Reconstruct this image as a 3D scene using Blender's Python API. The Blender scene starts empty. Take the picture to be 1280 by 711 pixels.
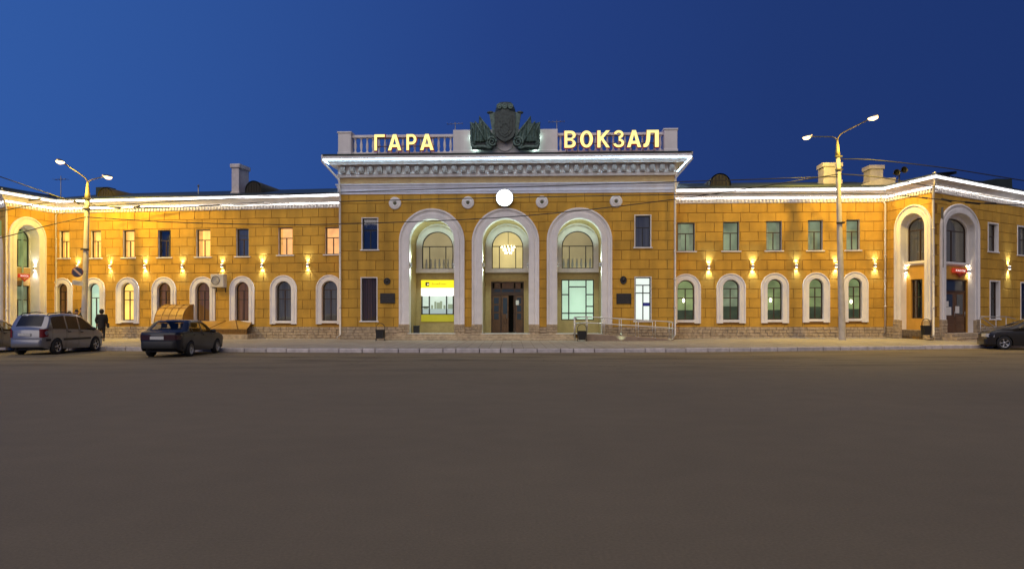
import bpy, bmesh, math, random
from mathutils import Vector, Matrix
random.seed(7)
S = bpy.context.scene
COL = S.collection
PI = math.pi

# ------------------------------------------------------------------ camera
F, CX, HY, EYE = 950.0, 640.0, 393.0, 1.62          # focal length and horizon in photograph pixels
cam_d = bpy.data.cameras.new('camera')
cam = bpy.data.objects.new('camera', cam_d)
COL.objects.link(cam)
cam.location = (0, 0, EYE)
cam.rotation_euler = (PI / 2, 0, 0)
cam_d.sensor_width = 36.0
cam_d.lens = F / 1280 * 36.0
cam_d.shift_y = (HY - 355.5) / 1280
cam_d.clip_end = 3000
S.camera = cam

# ------------------------------------------------------------------ dusk sky
W = bpy.data.worlds.new('World')
S.world = W
W.use_nodes = True
nt = W.node_tree
nt.nodes.clear()
wo = nt.nodes.new('ShaderNodeOutputWorld')
bg = nt.nodes.new('ShaderNodeBackground')
tc = nt.nodes.new('ShaderNodeTexCoord')
sep = nt.nodes.new('ShaderNodeSeparateXYZ')
mr = nt.nodes.new('ShaderNodeMapRange')
rp = nt.nodes.new('ShaderNodeValToRGB')
mr.inputs['From Min'].default_value = -1.0
mr.inputs['From Max'].default_value = 1.0
nt.links.new(tc.outputs['Generated'], sep.inputs[0])
nt.links.new(sep.outputs['X'], mr.inputs[0])
nt.links.new(mr.outputs[0], rp.inputs[0])
e = rp.color_ramp.elements
e[0].position = 0.0; e[0].color = (.046, .132, .44, 1)
e[1].position = 1.0; e[1].color = (.0098, .029, .125, 1)
for p_, c_ in ((.225, (.031, .102, .365, 1)), (.5, (.0182, .0515, .221, 1)), (.655, (.0142, .0392, .168, 1)), (.775, (.0122, .0345, .152, 1))):
    k = e.new(p_); k.color = c_
nt.links.new(rp.outputs[0], bg.inputs[0])
bg.inputs[1].default_value = 1.0
nt.links.new(bg.outputs[0], wo.inputs[0])

# added warm fill over the square, standing in for unseen plaza lamps
sun_d = bpy.data.lights.new('sun', 'SUN')
sun_d.energy = 1.5
sun_d.angle = math.radians(75)
sun_d.color = (1.0, .86, .70)
sun = bpy.data.objects.new('sun', sun_d)
COL.objects.link(sun)
sun.rotation_euler = (math.radians(46), 0, math.radians(-12))

S.view_settings.view_transform = 'Standard'
S.view_settings.look = 'None'
S.view_settings.exposure = 0.0
S.view_settings.gamma = 1.0
S.view_settings.use_curve_mapping = False
S.cycles.use_denoising = True
S.cycles.max_bounces = 6
S.cycles.sample_clamp_indirect = 3.0
S.cycles.caustics_reflective = False
S.cycles.caustics_refractive = False

# ------------------------------------------------------------------ materials
MATS = {}
def mat(name, col, rough=.7, metal=0., var=.0, scale=6., bump=0., bscale=40., rand=0., spec=.5, stain=0., coat=0.):
    if name in MATS: return MATS[name]
    m = bpy.data.materials.new(name); m.use_nodes = True
    n = m.node_tree.nodes; l = m.node_tree.links
    b = n['Principled BSDF']
    b.inputs['Roughness'].default_value = rough
    b.inputs['Metallic'].default_value = metal
    b.inputs['Specular IOR Level'].default_value = spec
    b.inputs['Coat Weight'].default_value = coat
    b.inputs['Base Color'].default_value = (*col, 1)
    t = n.new('ShaderNodeTexCoord')
    g = n.new('ShaderNodeNewGeometry')
    cur = None
    if var or rand or stain:
        rgb = n.new('ShaderNodeRGB'); rgb.outputs[0].default_value = (*col, 1); cur = rgb.outputs[0]
    def mul(sock, fac):
        x = n.new('ShaderNodeMix'); x.data_type = 'RGBA'; x.blend_type = 'MULTIPLY'
        x.inputs[0].default_value = 1.0
        l.new(sock, x.inputs[6]); l.new(fac, x.inputs[7]); return x.outputs[2]
    def rng(sock, a, b2, lo=0., hi=1.):
        x = n.new('ShaderNodeMapRange'); x.inputs[1].default_value = lo; x.inputs[2].default_value = hi
        x.inputs[3].default_value = a; x.inputs[4].default_value = b2
        l.new(sock, x.inputs[0]); return x.outputs[0]
    if var:
        z = n.new('ShaderNodeTexNoise'); z.inputs['Scale'].default_value = scale; z.inputs['Detail'].default_value = 6
        l.new(g.outputs['Position'], z.inputs['Vector'])
        cur = mul(cur, rng(z.outputs[0], 1 - var, 1 + var, .3, .7))
    if stain:
        mp = n.new('ShaderNodeMapping'); mp.inputs['Scale'].default_value = (1.3, 1.3, .12)
        l.new(g.outputs['Position'], mp.inputs[0])
        z = n.new('ShaderNodeTexNoise'); z.inputs['Scale'].default_value = 1.1; z.inputs['Detail'].default_value = 8
        l.new(mp.outputs[0], z.inputs['Vector'])
        cur = mul(cur, rng(z.outputs[0], 1 - stain, 1.03, .32, .58))
    if rand:
        o = n.new('ShaderNodeObjectInfo')
        cur = mul(cur, rng(o.outputs['Random'], 1 - rand, 1 + rand))
    if cur is not None: l.new(cur, b.inputs['Base Color'])
    if bump:
        z = n.new('ShaderNodeTexNoise'); z.inputs['Scale'].default_value = bscale; z.inputs['Detail'].default_value = 5
        l.new(g.outputs['Position'], z.inputs['Vector'])
        bp = n.new('ShaderNodeBump'); bp.inputs['Strength'].default_value = bump; bp.inputs['Distance'].default_value = .02
        l.new(z.outputs[0], bp.inputs['Height']); l.new(bp.outputs[0], b.inputs['Normal'])
    MATS[name] = m
    return m

def emit(name, col, strength, var=0., scale=4., fold=0.):
    if name in MATS: return MATS[name]
    m = bpy.data.materials.new(name); m.use_nodes = True
    n = m.node_tree.nodes; l = m.node_tree.links
    b = n['Principled BSDF']
    b.inputs['Base Color'].default_value = (*[c * .4 for c in col], 1)
    b.inputs['Roughness'].default_value = .7
    b.inputs['Emission Color'].default_value = (*col, 1)
    b.inputs['Emission Strength'].default_value = strength
    if var or fold:
        g = n.new('ShaderNodeNewGeometry')
        src = g.outputs['Position']
        mp = n.new('ShaderNodeMapping')
        mp.inputs['Scale'].default_value = (9, 9, .25) if fold else (1, 1, 1)
        l.new(src, mp.inputs[0])
        z = n.new('ShaderNodeTexNoise'); z.inputs['Scale'].default_value = 1.0 if fold else scale
        z.inputs['Detail'].default_value = 3
        l.new(mp.outputs[0], z.inputs['Vector'])
        r = n.new('ShaderNodeMapRange'); r.inputs[1].default_value = .3; r.inputs[2].default_value = .7
        v = fold or var
        r.inputs[3].default_value = strength * (1 - v); r.inputs[4].default_value = strength * (1 + v)
        l.new(z.outputs[0], r.inputs[0]); l.new(r.outputs[0], b.inputs['Emission Strength'])
    MATS[name] = m
    return m

def glass(name, tint=(1, 1, 1), base=.06, rough=.03, wob=.0):
    if name in MATS: return MATS[name]
    m = bpy.data.materials.new(name); m.use_nodes = True
    n = m.node_tree.nodes; l = m.node_tree.links
    n.remove(n['Principled BSDF'])
    out = n['Material Output']
    tr = n.new('ShaderNodeBsdfTransparent'); tr.inputs[0].default_value = (*tint, 1)
    gl = n.new('ShaderNodeBsdfGlossy'); gl.inputs['Roughness'].default_value = rough
    fr = n.new('ShaderNodeFresnel'); fr.inputs[0].default_value = 1.5
    gq = n.new('ShaderNodeNewGeometry'); ir = n.new('ShaderNodeMapRange'); ir.inputs[3].default_value = 1.5; ir.inputs[4].default_value = 1 / 1.5
    l.new(gq.outputs['Backfacing'], ir.inputs[0]); l.new(ir.outputs[0], fr.inputs[0])   # same reflection from either side
    ad = n.new('ShaderNodeMath'); ad.operation = 'ADD'; ad.inputs[1].default_value = base; ad.use_clamp = True
    mx = n.new('ShaderNodeMixShader')
    l.new(fr.outputs[0], ad.inputs[0]); l.new(ad.outputs[0], mx.inputs[0])
    l.new(tr.outputs[0], mx.inputs[1]); l.new(gl.outputs[0], mx.inputs[2]); l.new(mx.outputs[0], out.inputs[0])
    if wob:
        g = n.new('ShaderNodeNewGeometry')
        z = n.new('ShaderNodeTexNoise'); z.inputs['Scale'].default_value = 1.2
        l.new(g.outputs['Position'], z.inputs['Vector'])
        bp = n.new('ShaderNodeBump'); bp.inputs['Strength'].default_value = wob; bp.inputs['Distance'].default_value = .03
        l.new(z.outputs[0], bp.inputs['Height'])
        l.new(bp.outputs[0], gl.inputs['Normal'])
    MATS[name] = m
    return m

OCHRE = mat('ochre_plaster', (.60, .335, .040), .8, var=.12, scale=1.3, bump=.3, bscale=30, rand=.06, stain=.22)
OCHREP = mat('ochre_paint', (.58, .32, .052), .8, var=.08, scale=2., bump=.2, stain=.1)
JOINT = mat('brown_joint', (.29, .15, .026), .9, var=.15)
FRIEZE = mat('tan_paint', (.50, .34, .15), .8, var=.08, stain=.1)
WHITE = mat('white_stucco', (.84, .81, .78), .7, var=.05, scale=2.5, bump=.15, stain=.10)
STONE = mat('plinth_stone', (.46, .36, .235), .85, var=.28, scale=5., bump=.6, bscale=14, stain=.15)
MORTAR = mat('plinth_mortar', (.20, .155, .11), .9, var=.2)
ROOF = mat('green_metal_roof', (.022, .034, .030), .5, var=.2, scale=1.)
FRAME = mat('brown_window_frame', (.055, .030, .018), .5, var=.1)
FRAMED = mat('black_window_frame', (.02, .018, .016), .45)
FRAMEW = mat('white_window_frame', (.7, .68, .64), .5)
METAL = mat('grey_metal', (.35, .35, .36), .4, .8, var=.1)
PIPE = mat('painted_pipe', (.72, .68, .62), .5, var=.06)
CONC = mat('pole_concrete', (.52, .48, .42), .85, var=.14, scale=3., bump=.4, bscale=25, stain=.12)
BLACK = mat('black_iron', (.015, .014, .014), .5)
BRONZE = mat('green_bronze', (.050, .072, .066), .5, .0, var=.45, scale=7., bump=.5, bscale=12)
WOOD = mat('brown_wood', (.115, .052, .018), .42, var=.25, scale=4., bump=.15)
WOODD = mat('dark_wood', (.055, .025, .011), .45, var=.2, scale=4.)
RUBBER = mat('tyre_rubber', (.018, .018, .018), .85)
GLASS = glass('window_glass', (.93, .96, .95), .04, .03, .12)
GLASSB = glass('sky_reflecting_glass', (.75, .82, .85), .15, .03, .05)
LED = emit('led_strip_light', (.94, .95, 1.0), 6.0)
LEDB = emit('led_strip_light_lower', (1.0, .93, .86), 20.0)
LEDH = emit('led_strip_light_cool', (.55, .80, 1.0), 22.0)
LEDWHITE = mat('led_tinted_white_stucco', (.74, .79, .90), .7, var=.05, scale=2.5, stain=.08)  # white stucco with the cool LED wash put into its colour
PATINA = mat('pale_patina_bronze', (.115, .185, .160), .5, 0., var=.5, scale=8., bump=.5, bscale=12)
LAMPG = emit('sodium_lamp_glow', (1.0, .66, .26), 6.0)
SCONCEG = emit('sconce_glow', (1.0, .95, .80), 22.0)

# ------------------------------------------------------------------ mesh helper
class MB:
    def __init__(s): s.v = []; s.f = []; s.m = []; s.mi = 0; s.smooth = []
    def add(s, vs, fs, smooth=False):
        o = len(s.v)
        s.v += [tuple(p) for p in vs]
        for f in fs:
            s.f.append(tuple(i + o for i in f)); s.m.append(s.mi); s.smooth.append(smooth)
    def quad(s, a, b, c, d): s.add([a, b, c, d], [(0, 1, 2, 3)])
    def box(s, x0, x1, y0, y1, z0, z1):
        s.add([(x0, y0, z0), (x1, y0, z0), (x1, y1, z0), (x0, y1, z0), (x0, y0, z1), (x1, y0, z1), (x1, y1, z1), (x0, y1, z1)],
              [(0, 3, 2, 1), (4, 5, 6, 7), (0, 1, 5, 4), (1, 2, 6, 5), (2, 3, 7, 6), (3, 0, 4, 7)])
    def bbox(s, x0, x1, y0, y1, z0, z1, b=.01):
        # box with chamfered front edges (front is -y)
        s.add([(x0, y0 + b, z0), (x1, y0 + b, z0), (x1, y0 + b, z1), (x0, y0 + b, z1),
               (x0 + b, y0, z0 + b), (x1 - b, y0, z0 + b), (x1 - b, y0, z1 - b), (x0 + b, y0, z1 - b),
               (x0, y1, z0), (x1, y1, z0), (x1, y1, z1), (x0, y1, z1)],
              [(4, 5, 6, 7), (0, 1, 5, 4), (1, 2, 6, 5), (2, 3, 7, 6), (3, 0, 4, 7),
               (8, 9, 1, 0), (9, 10, 2, 1), (10, 11, 3, 2), (11, 8, 0, 3), (11, 10, 9, 8)])
    def prism(s, pts, y0, y1):
        # polygon in x,z extruded along y
        n = len(pts)
        vs = [(x, y0, z) for x, z in pts] + [(x, y1, z) for x, z in pts]
        fs = [tuple(range(n)), tuple(range(2 * n - 1, n - 1, -1))]
        for i in range(n):
            j = (i + 1) % n
            fs.append((i, n + i, n + j, j))
        s.add(vs, fs)
    def zprism(s, pts, z0, z1):
        n = len(pts)
        vs = [(x, y, z0) for x, y in pts] + [(x, y, z1) for x, y in pts]
        fs = [tuple(range(n - 1, -1, -1)), tuple(range(n, 2 * n))]
        for i in range(n):
            j = (i + 1) % n
            fs.append((i, j, n + j, n + i))
        s.add(vs, fs)
    def grid(s, rows, smooth=False, closed=False):
        # rows: list of equal-length point lists
        n = len(rows[0]); vs = [p for r in rows for p in r]; fs = []
        for i in range(len(rows) - 1):
            for j in range(n if closed else n - 1):
                k = (j + 1) % n
                fs.append((i * n + j, i * n + k, (i + 1) * n + k, (i + 1) * n + j))
        s.add(vs, fs, smooth)
    def tube(s, pts, r, n=8, cap=True, smooth=True):
        pts = [Vector(p) for p in pts]
        rs = r if isinstance(r, (list, tuple)) else [r] * len(pts)
        rows = []
        for i, p in enumerate(pts):
            t = (pts[min(i + 1, len(pts) - 1)] - pts[max(i - 1, 0)]).normalized()
            a = Vector((0, 0, 1)) if abs(t.z) < .9 else Vector((1, 0, 0))
            u = t.cross(a).normalized(); w = t.cross(u).normalized()
            rows.append([p + (u * math.cos(2 * PI * k / n) + w * math.sin(2 * PI * k / n)) * rs[i] for k in range(n)])
        s.grid(rows, smooth, True)
        if cap:
            s.add(rows[0], [tuple(range(n))]); s.add(rows[-1], [tuple(range(n - 1, -1, -1))])
    def lathe(s, c, prof, n=12, axis='z', smooth=True):
        rows = []
        for r, h in prof:
            row = []
            for k in range(n):
                a = 2 * PI * k / n
                x, y = r * math.cos(a), r * math.sin(a)
                if axis == 'z': q = (x, y, h)
                elif axis == 'y': q = (x, h, y)
                else: q = (h, x, y)
                row.append((c[0] + q[0], c[1] + q[1], c[2] + q[2]))
            rows.append(row)
        s.grid(rows, smooth, True)
    def ell(s, c, rx, ry, rz, n=12, m=8):
        rows = []
        for i in range(m + 1):
            t = PI * i / m
            rows.append([(c[0] + rx * math.sin(t) * math.cos(2 * PI * k / n), c[1] + ry * math.sin(t) * math.sin(2 * PI * k / n), c[2] - rz * math.cos(t)) for k in range(n)])
        s.grid(rows, True, True)
    def mesh(s, name, mats):
        me = bpy.data.meshes.new(name)
        me.from_pydata(s.v, [], s.f)
        for m in (mats if isinstance(mats, (list, tuple)) else [mats]): me.materials.append(m)
        me.polygons.foreach_set('material_index', s.m)
        me.polygons.foreach_set('use_smooth', s.smooth)
        bm = bmesh.new(); bm.from_mesh(me)
        bmesh.ops.remove_doubles(bm, verts=bm.verts, dist=1e-5)
        bmesh.ops.recalc_face_normals(bm, faces=bm.faces)
        bm.to_mesh(me); bm.free()
        me.update()
        return me
    def build(s, name, mats, parent=None, frame=None, me=None):
        me = me or s.mesh(name, mats)
        o = bpy.data.objects.new(name, me)
        COL.objects.link(o)
        place(o, parent, frame)
        return o

WM = {}
def place(o, parent=None, frame=None):
    # frame is a world matrix; parents keep their world matrices in WM
    fr = frame if frame is not None else (WM[parent.name] if parent else Matrix())
    if parent:
        o.parent = parent
        o.matrix_local = WM[parent.name].inverted() @ fr
    else:
        o.matrix_world = fr
    WM[o.name] = fr.copy()

def thing(name, label, cat, frame=None, group=None):
    o = bpy.data.objects.new(name, None)
    o.empty_display_size = .3
    COL.objects.link(o)
    place(o, None, frame or Matrix())
    return tag(o, label, cat, group)
def tag(o, label, cat, group=None):
    o['label'] = label; o['category'] = cat
    if group: o['group'] = group
    return o
def TR(x, y, z, rz=0.): return Matrix.Translation((x, y, z)) @ Matrix.Rotation(rz, 4, 'Z')
def copy_tree(o, frame, parent=None):
    c = o.copy(); COL.objects.link(c)
    if parent is None: place(c, None, frame)
    else:
        c.parent = parent; c.matrix_local = o.matrix_local.copy()
        WM[c.name] = WM[parent.name] @ o.matrix_local
    for ch in list(o.children): copy_tree(ch, None, c)
    return c

# ------------------------------------------------------------------ photograph pixel -> place
def P(px, y, s): return Vector(((px - CX) / s, F / s, EYE - (y - HY) / s))      # s: pixels per metre at that distance
class Wall:
    def __init__(w, a, b):
        w.a = Vector(((a[0] - CX) / a[1], F / a[1])); w.b = Vector(((b[0] - CX) / b[1], F / b[1]))
        w.len = (w.b - w.a).length
        w.d = (w.b - w.a).normalized(); w.n = Vector((-w.d.y, w.d.x))
        w.M = Matrix(((w.d.x, w.n.x, 0, w.a.x), (w.d.y, w.n.y, 0, w.a.y), (0, 0, 1, 0), (0, 0, 0, 1)))
    def uz(w, px, y, dep=0.):
        rx = (px - CX) / F
        o = w.a + w.n * dep
        # o + u d = t (rx, 1)
        det = w.d.x * -1 - (-rx) * w.d.y
        u = (-o.x * -1 - (-rx) * -o.y) / det
        t = o.y + u * w.d.y
        return u, EYE - (y - HY) * t / F
    def u(w, px, dep=0.): return w.uz(px, HY, dep)[0]
    def z(w, px, y, dep=0.): return w.uz(px, y, dep)[1]
    def pt(w, u, y, z): return w.M @ Vector((u, y, z))

class Op:                                             # an opening in a wall
    def __init__(o, u0, u1, z0, z1, rz=0., n=14):
        o.u0, o.u1, o.z0, o.z1, o.rz = u0, u1, z0, z1, rz
        o.uc = (u0 + u1) / 2; o.rx = (u1 - u0) / 2; o.n = n
    def top(o, u):
        if not o.rz: return o.z1
        k = max(0., 1 - ((u - o.uc) / o.rx) ** 2)
        return o.z1 - o.rz + o.rz * math.sqrt(k)
    def breaks(o):
        if not o.rz: return [o.u0, o.u1]
        return [o.uc - o.rx * math.cos(PI * i / o.n) for i in range(o.n + 1)]
    def grow(o, d, db=None):
        return Op(o.u0 - d, o.u1 + d, o.z0 - (d if db is None else db), o.z1 + d, (o.rz + d) if o.rz else 0., o.n)

def strips(u0, u1, z0, z1, ops):
    br = {round(u0, 4), round(u1, 4)}
    ops = [o for o in ops if o.u1 > u0 and o.u0 < u1 and o.z1 > z0 and o.z0 < z1]
    for o in ops:
        for b in o.breaks():
            if u0 < b < u1: br.add(round(b, 4))
    br = sorted(br); out = []
    cl = lambda z: min(max(z, z0), z1)
    for a, b in zip(br, br[1:]):
        if b - a < 2e-4: continue
        m = (a + b) / 2
        ca = cb = z0
        for o in sorted([o for o in ops if o.u0 < m < o.u1], key=lambda o: o.z0):
            t = cl(o.z0)
            if t - min(ca, cb) > 1e-3: out.append(((a, ca), (b, cb), (b, t), (a, t)))
            ca, cb = max(ca, cl(o.top(a))), max(cb, cl(o.top(b)))
        if z1 - min(ca, cb) > 1e-3: out.append(((a, ca), (b, cb), (b, z1), (a, z1)))
    return out

def slab(mb, quads, y0, y1):
    # quads in u,z given a front at y0 and boundary sides back to y1
    cnt = {}; polys = []
    for q in quads:
        p = []
        for pt in q:
            k = (round(pt[0], 4), round(pt[1], 4))
            if k not in p: p.append(k)
        if len(p) < 3: continue
        polys.append(p)
        for i in range(len(p)):
            e_ = (p[i], p[(i + 1) % len(p)]); kk = tuple(sorted(e_)); cnt.setdefault(kk, []).append(e_)
    for p in polys: mb.add([(a, y0, z) for a, z in p], [tuple(range(len(p)))])
    for kk, es in cnt.items():
        if len(es) == 1:
            (a, b) = es[0]
            mb.quad((b[0], y0, b[1]), (a[0], y0, a[1]), (a[0], y1, a[1]), (b[0], y1, b[1]))

def reveal(mb, o, y0, y1, bottom=True):
    pts = [(o.u0, o.z0)] + [(b, o.top(b)) for b in o.breaks()] + [(o.u1, o.z0)]
    for a, b in zip(pts, pts[1:]):
        mb.quad((a[0], y0, a[1]), (b[0], y0, b[1]), (b[0], y1, b[1]), (a[0], y1, a[1]))
    if bottom: mb.quad((o.u0, y0, o.z0), (o.u1, y0, o.z0), (o.u1, y1, o.z0), (o.u0, y1, o.z0))

def arch_sweep(mb, o, zbot, prof, n=28, smooth=False):
    # prof: (offset outside the opening edge, y); runs up one jamb, round the head and down the other
    zs = o.z1 - o.rz
    path = [('l', zbot)] + [('a', PI * i / n) for i in range(n + 1)] + [('r', zbot)]
    rows = []
    for k, v in path:
        r = []
        for of, y in prof:
            if k == 'l': r.append((o.uc - o.rx - of, y, v))
            elif k == 'r': r.append((o.uc + o.rx + of, y, v))
            else: r.append((o.uc - (o.rx + of) * math.cos(v), y, zs + (o.rz + of) * math.sin(v)))
        rows.append(r)
    mb.grid(rows, smooth)

def sweep(mb, path, prof, smooth=False, closed=True):
    # path: plan points (left to right as seen from the square); prof: (outward, z)
    path = [Vector(p) for p in path]; rows = []
    for i, p in enumerate(path):
        d0 = (p - path[i - 1]).normalized() if i else None
        d1 = (path[i + 1] - p).normalized() if i < len(path) - 1 else None
        n0 = Vector((d0.y, -d0.x)) if d0 else None
        n1 = Vector((d1.y, -d1.x)) if d1 else None
        if n0 and n1:
            m = (n0 + n1).normalized(); m = m / max(.35, m.dot(n0))
        else: m = n0 or n1
        rows.append([(p.x + m.x * o_, p.y + m.y * o_, z) for o_, z in prof])
    mb.grid(rows, smooth)
    if closed:
        mb.add(rows[0], [tuple(range(len(prof)))]); mb.add(rows[-1], [tuple(range(len(prof)))])

def light(name, kind, loc, power, col, size=.05, rot=None, spot=None, blend=.5, parent=None):
    d = bpy.data.lights.new(name, kind); d.energy = power; d.color = col
    if kind in ('POINT', 'SPOT'): d.shadow_soft_size = size
    if kind == 'SPOT': d.spot_size = math.radians(spot); d.spot_blend = blend
    o = bpy.data.objects.new(name, d); COL.objects.link(o)
    fr = Matrix.Translation(loc)
    if rot is not None: fr = fr @ rot.to_4x4()
    place(o, parent, fr)
    return o
def aim(v): return Vector(v).to_track_quat('-Z', 'Y').to_matrix()
# ------------------------------------------------------------------ the square: road, kerb, pavement
def struct(o): o['kind'] = 'structure'; return o

def ground_mat(name, col, tiles=None, var=.16):
    m = bpy.data.materials.new(name); m.use_nodes = True
    n = m.node_tree.nodes; l = m.node_tree.links; b = n['Principled BSDF']
    g = n.new('ShaderNodeNewGeometry')
    rgb = n.new('ShaderNodeRGB'); rgb.outputs[0].default_value = (*col, 1); cur = rgb.outputs[0]
    def noise(sc, det, a, b2, lo, hi, stretch=None):
        z = n.new('ShaderNodeTexNoise'); z.inputs['Scale'].default_value = sc; z.inputs['Detail'].default_value = det
        if stretch:
            mp = n.new('ShaderNodeMapping'); mp.inputs['Scale'].default_value = stretch
            l.new(g.outputs['Position'], mp.inputs[0]); l.new(mp.outputs[0], z.inputs['Vector'])
        else: l.new(g.outputs['Position'], z.inputs['Vector'])
        r = n.new('ShaderNodeMapRange'); r.inputs[1].default_value = lo; r.inputs[2].default_value = hi
        r.inputs[3].default_value = a; r.inputs[4].default_value = b2
        l.new(z.outputs[0], r.inputs[0]); return r.outputs[0]
    def mul(a, f):
        x = n.new('ShaderNodeMix'); x.data_type = 'RGBA'; x.blend_type = 'MULTIPLY'; x.inputs[0].default_value = 1
        l.new(a, x.inputs[6]); l.new(f, x.inputs[7]); return x.outputs[2]
    cur = mul(cur, noise(.23, 5, 1 - var, 1 + var, .3, .7))
    cur = mul(cur, noise(1.7, 6, 1 - var * .7, 1 + var * .7, .3, .7))
    cur = mul(cur, noise(38, 3, .86, 1.14, .25, .75))
    if not tiles:
        # old cracks and patched seams
        v = n.new('ShaderNodeTexVoronoi'); v.feature = 'DISTANCE_TO_EDGE'; v.inputs['Scale'].default_value = .21
        z = n.new('ShaderNodeTexNoise'); z.inputs['Scale'].default_value = .9; z.inputs['Detail'].default_value = 6
        l.new(g.outputs['Position'], z.inputs['Vector'])
        ad = n.new('ShaderNodeMix'); ad.data_type = 'RGBA'; ad.blend_type = 'LINEAR_LIGHT'; ad.inputs[0].default_value = .9
        l.new(g.outputs['Position'], ad.inputs[6]); l.new(z.outputs[1], ad.inputs[7])
        l.new(ad.outputs[2], v.inputs['Vector'])
        r = n.new('ShaderNodeMapRange'); r.inputs[1].default_value = .0; r.inputs[2].default_value = .006
        r.inputs[3].default_value = .45; r.inputs[4].default_value = 1.
        l.new(v.outputs['Distance'], r.inputs[0])
        # the worn strip along the kerb is cracked and oil stained, the open square is resurfaced
        sx = n.new('ShaderNodeSeparateXYZ'); l.new(g.outputs['Position'], sx.inputs[0])
        mk = n.new('ShaderNodeMapRange'); mk.inputs[1].default_value = 19.; mk.inputs[2].default_value = 27.; l.new(sx.outputs[1], mk.inputs[0])
        mm = n.new('ShaderNodeMix'); mm.data_type = 'FLOAT'; mm.inputs[2].default_value = 1.; l.new(mk.outputs[0], mm.inputs[0]); l.new(r.outputs[0], mm.inputs[3])
        cur = mul(cur, mm.outputs[0])
        st = noise(.55, 7, .62, 1.08, .34, .52, (.45, 1.6, 1))
        m3 = n.new('ShaderNodeMix'); m3.data_type = 'FLOAT'; m3.inputs[2].default_value = 1.; l.new(mk.outputs[0], m3.inputs[0]); l.new(st, m3.inputs[3])
        cur = mul(cur, m3.outputs[0])
    else:
        bt = n.new('ShaderNodeTexBrick'); bt.inputs['Scale'].default_value = 1.0
        bt.inputs['Brick Width'].default_value = .5; bt.inputs['Row Height'].default_value = .5
        bt.inputs['Mortar Size'].default_value = .012; bt.offset = 0.
        bt.inputs['Color1'].default_value = (1, 1, 1, 1); bt.inputs['Color2'].default_value = (.84, .84, .84, 1)
        bt.inputs['Mortar'].default_value = (.5, .48, .46, 1)
        l.new(g.outputs['Position'], bt.inputs['Vector'])
        cur = mul(cur, bt.outputs[0])
    l.new(cur, b.inputs['Base Color'])
    b.inputs['Roughness'].default_value = .82
    b.inputs['Specular IOR Level'].default_value = .25
    z = n.new('ShaderNodeTexNoise'); z.inputs['Scale'].default_value = 60; z.inputs['Detail'].default_value = 4
    l.new(g.outputs['Position'], z.inputs['Vector'])
    bp = n.new('ShaderNodeBump'); bp.inputs['Strength'].default_value = .35; bp.inputs['Distance'].default_value = .01
    l.new(z.outputs[0], bp.inputs['Height']); l.new(bp.outputs[0], b.inputs['Normal'])
    return m
ROADM = ground_mat('dusty_asphalt', (.198, .155, .086), None, .06)
PAVM = ground_mat('pavement_tiles', (.37, .335, .27), True, .12)
KERBM = mat('kerb_concrete', (.56, .51, .49), .8, var=.2, scale=4., bump=.3, rand=.1)

mb = MB(); mb.quad((-900, -300, 0), (900, -300, 0), (900, 1500, 0), (-900, 1500, 0))
struct(mb.build('road', ROADM))

kerb_px = [(-420, 434.5), (-150, 436.5), (0, 437), (130, 438.2), (300, 440), (420, 440.6), (640, 440.9), (840, 440.3),
           (1000, 438.6), (1100, 437.2), (1230, 435.2), (1300, 434.5), (1700, 432.5)]
KP = []
for px, y in kerb_px:
    s_ = (y - HY) / EYE; KP.append(Vector(((px - CX) / s_, F / s_)))
# smooth the kerb line
def chaikin(p):
    o = [p[0]]
    for a, b in zip(p, p[1:]): o += [a * .75 + b * .25, a * .25 + b * .75]
    return o + [p[-1]]
KP = chaikin(chaikin(KP))
KH = .17
back_px = [(-420, 17.5, .15), (0, 19.0, .14), (150, 19.3, .14), (425, 20.3, .17), (640, 20.6, .15), (843, 21.0, .2), (950, 21.2, .31), (1108, 21.0, .33),
           (1166, 22.2, .36), (1290, 20.0, .34), (1700, 18.5, .3)]
def back_at(q):
    px = CX + F * q.x / q.y
    for a, b in zip(back_px, back_px[1:]):
        if a[0] <= px <= b[0]:
            t = (px - a[0]) / (b[0] - a[0]); s_ = a[1] + (b[1] - a[1]) * t
            return Vector(((px - CX) / s_, F / s_, a[2] + (b[2] - a[2]) * t))
    a = back_px[0] if px < 0 else back_px[-1]
    return Vector(((px - CX) / a[1], F / a[1], a[2]))
mb = MB(); rows = []
for q in KP:
    bk = back_at(q)
    fr = Vector((q.x, q.y + .17, KH - .006)); far = Vector((bk.x * 1.35, bk.y * 1.35 + 8, bk.z))
    rows.append([fr, fr.lerp(bk, .33), fr.lerp(bk, .66), bk, far])
mb.grid(rows)
struct(mb.build('pavement', PAVM))
kerb = bpy.data.objects.new('kerb', None); COL.objects.link(kerb); place(kerb, None, Matrix()); struct(kerb)
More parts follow.
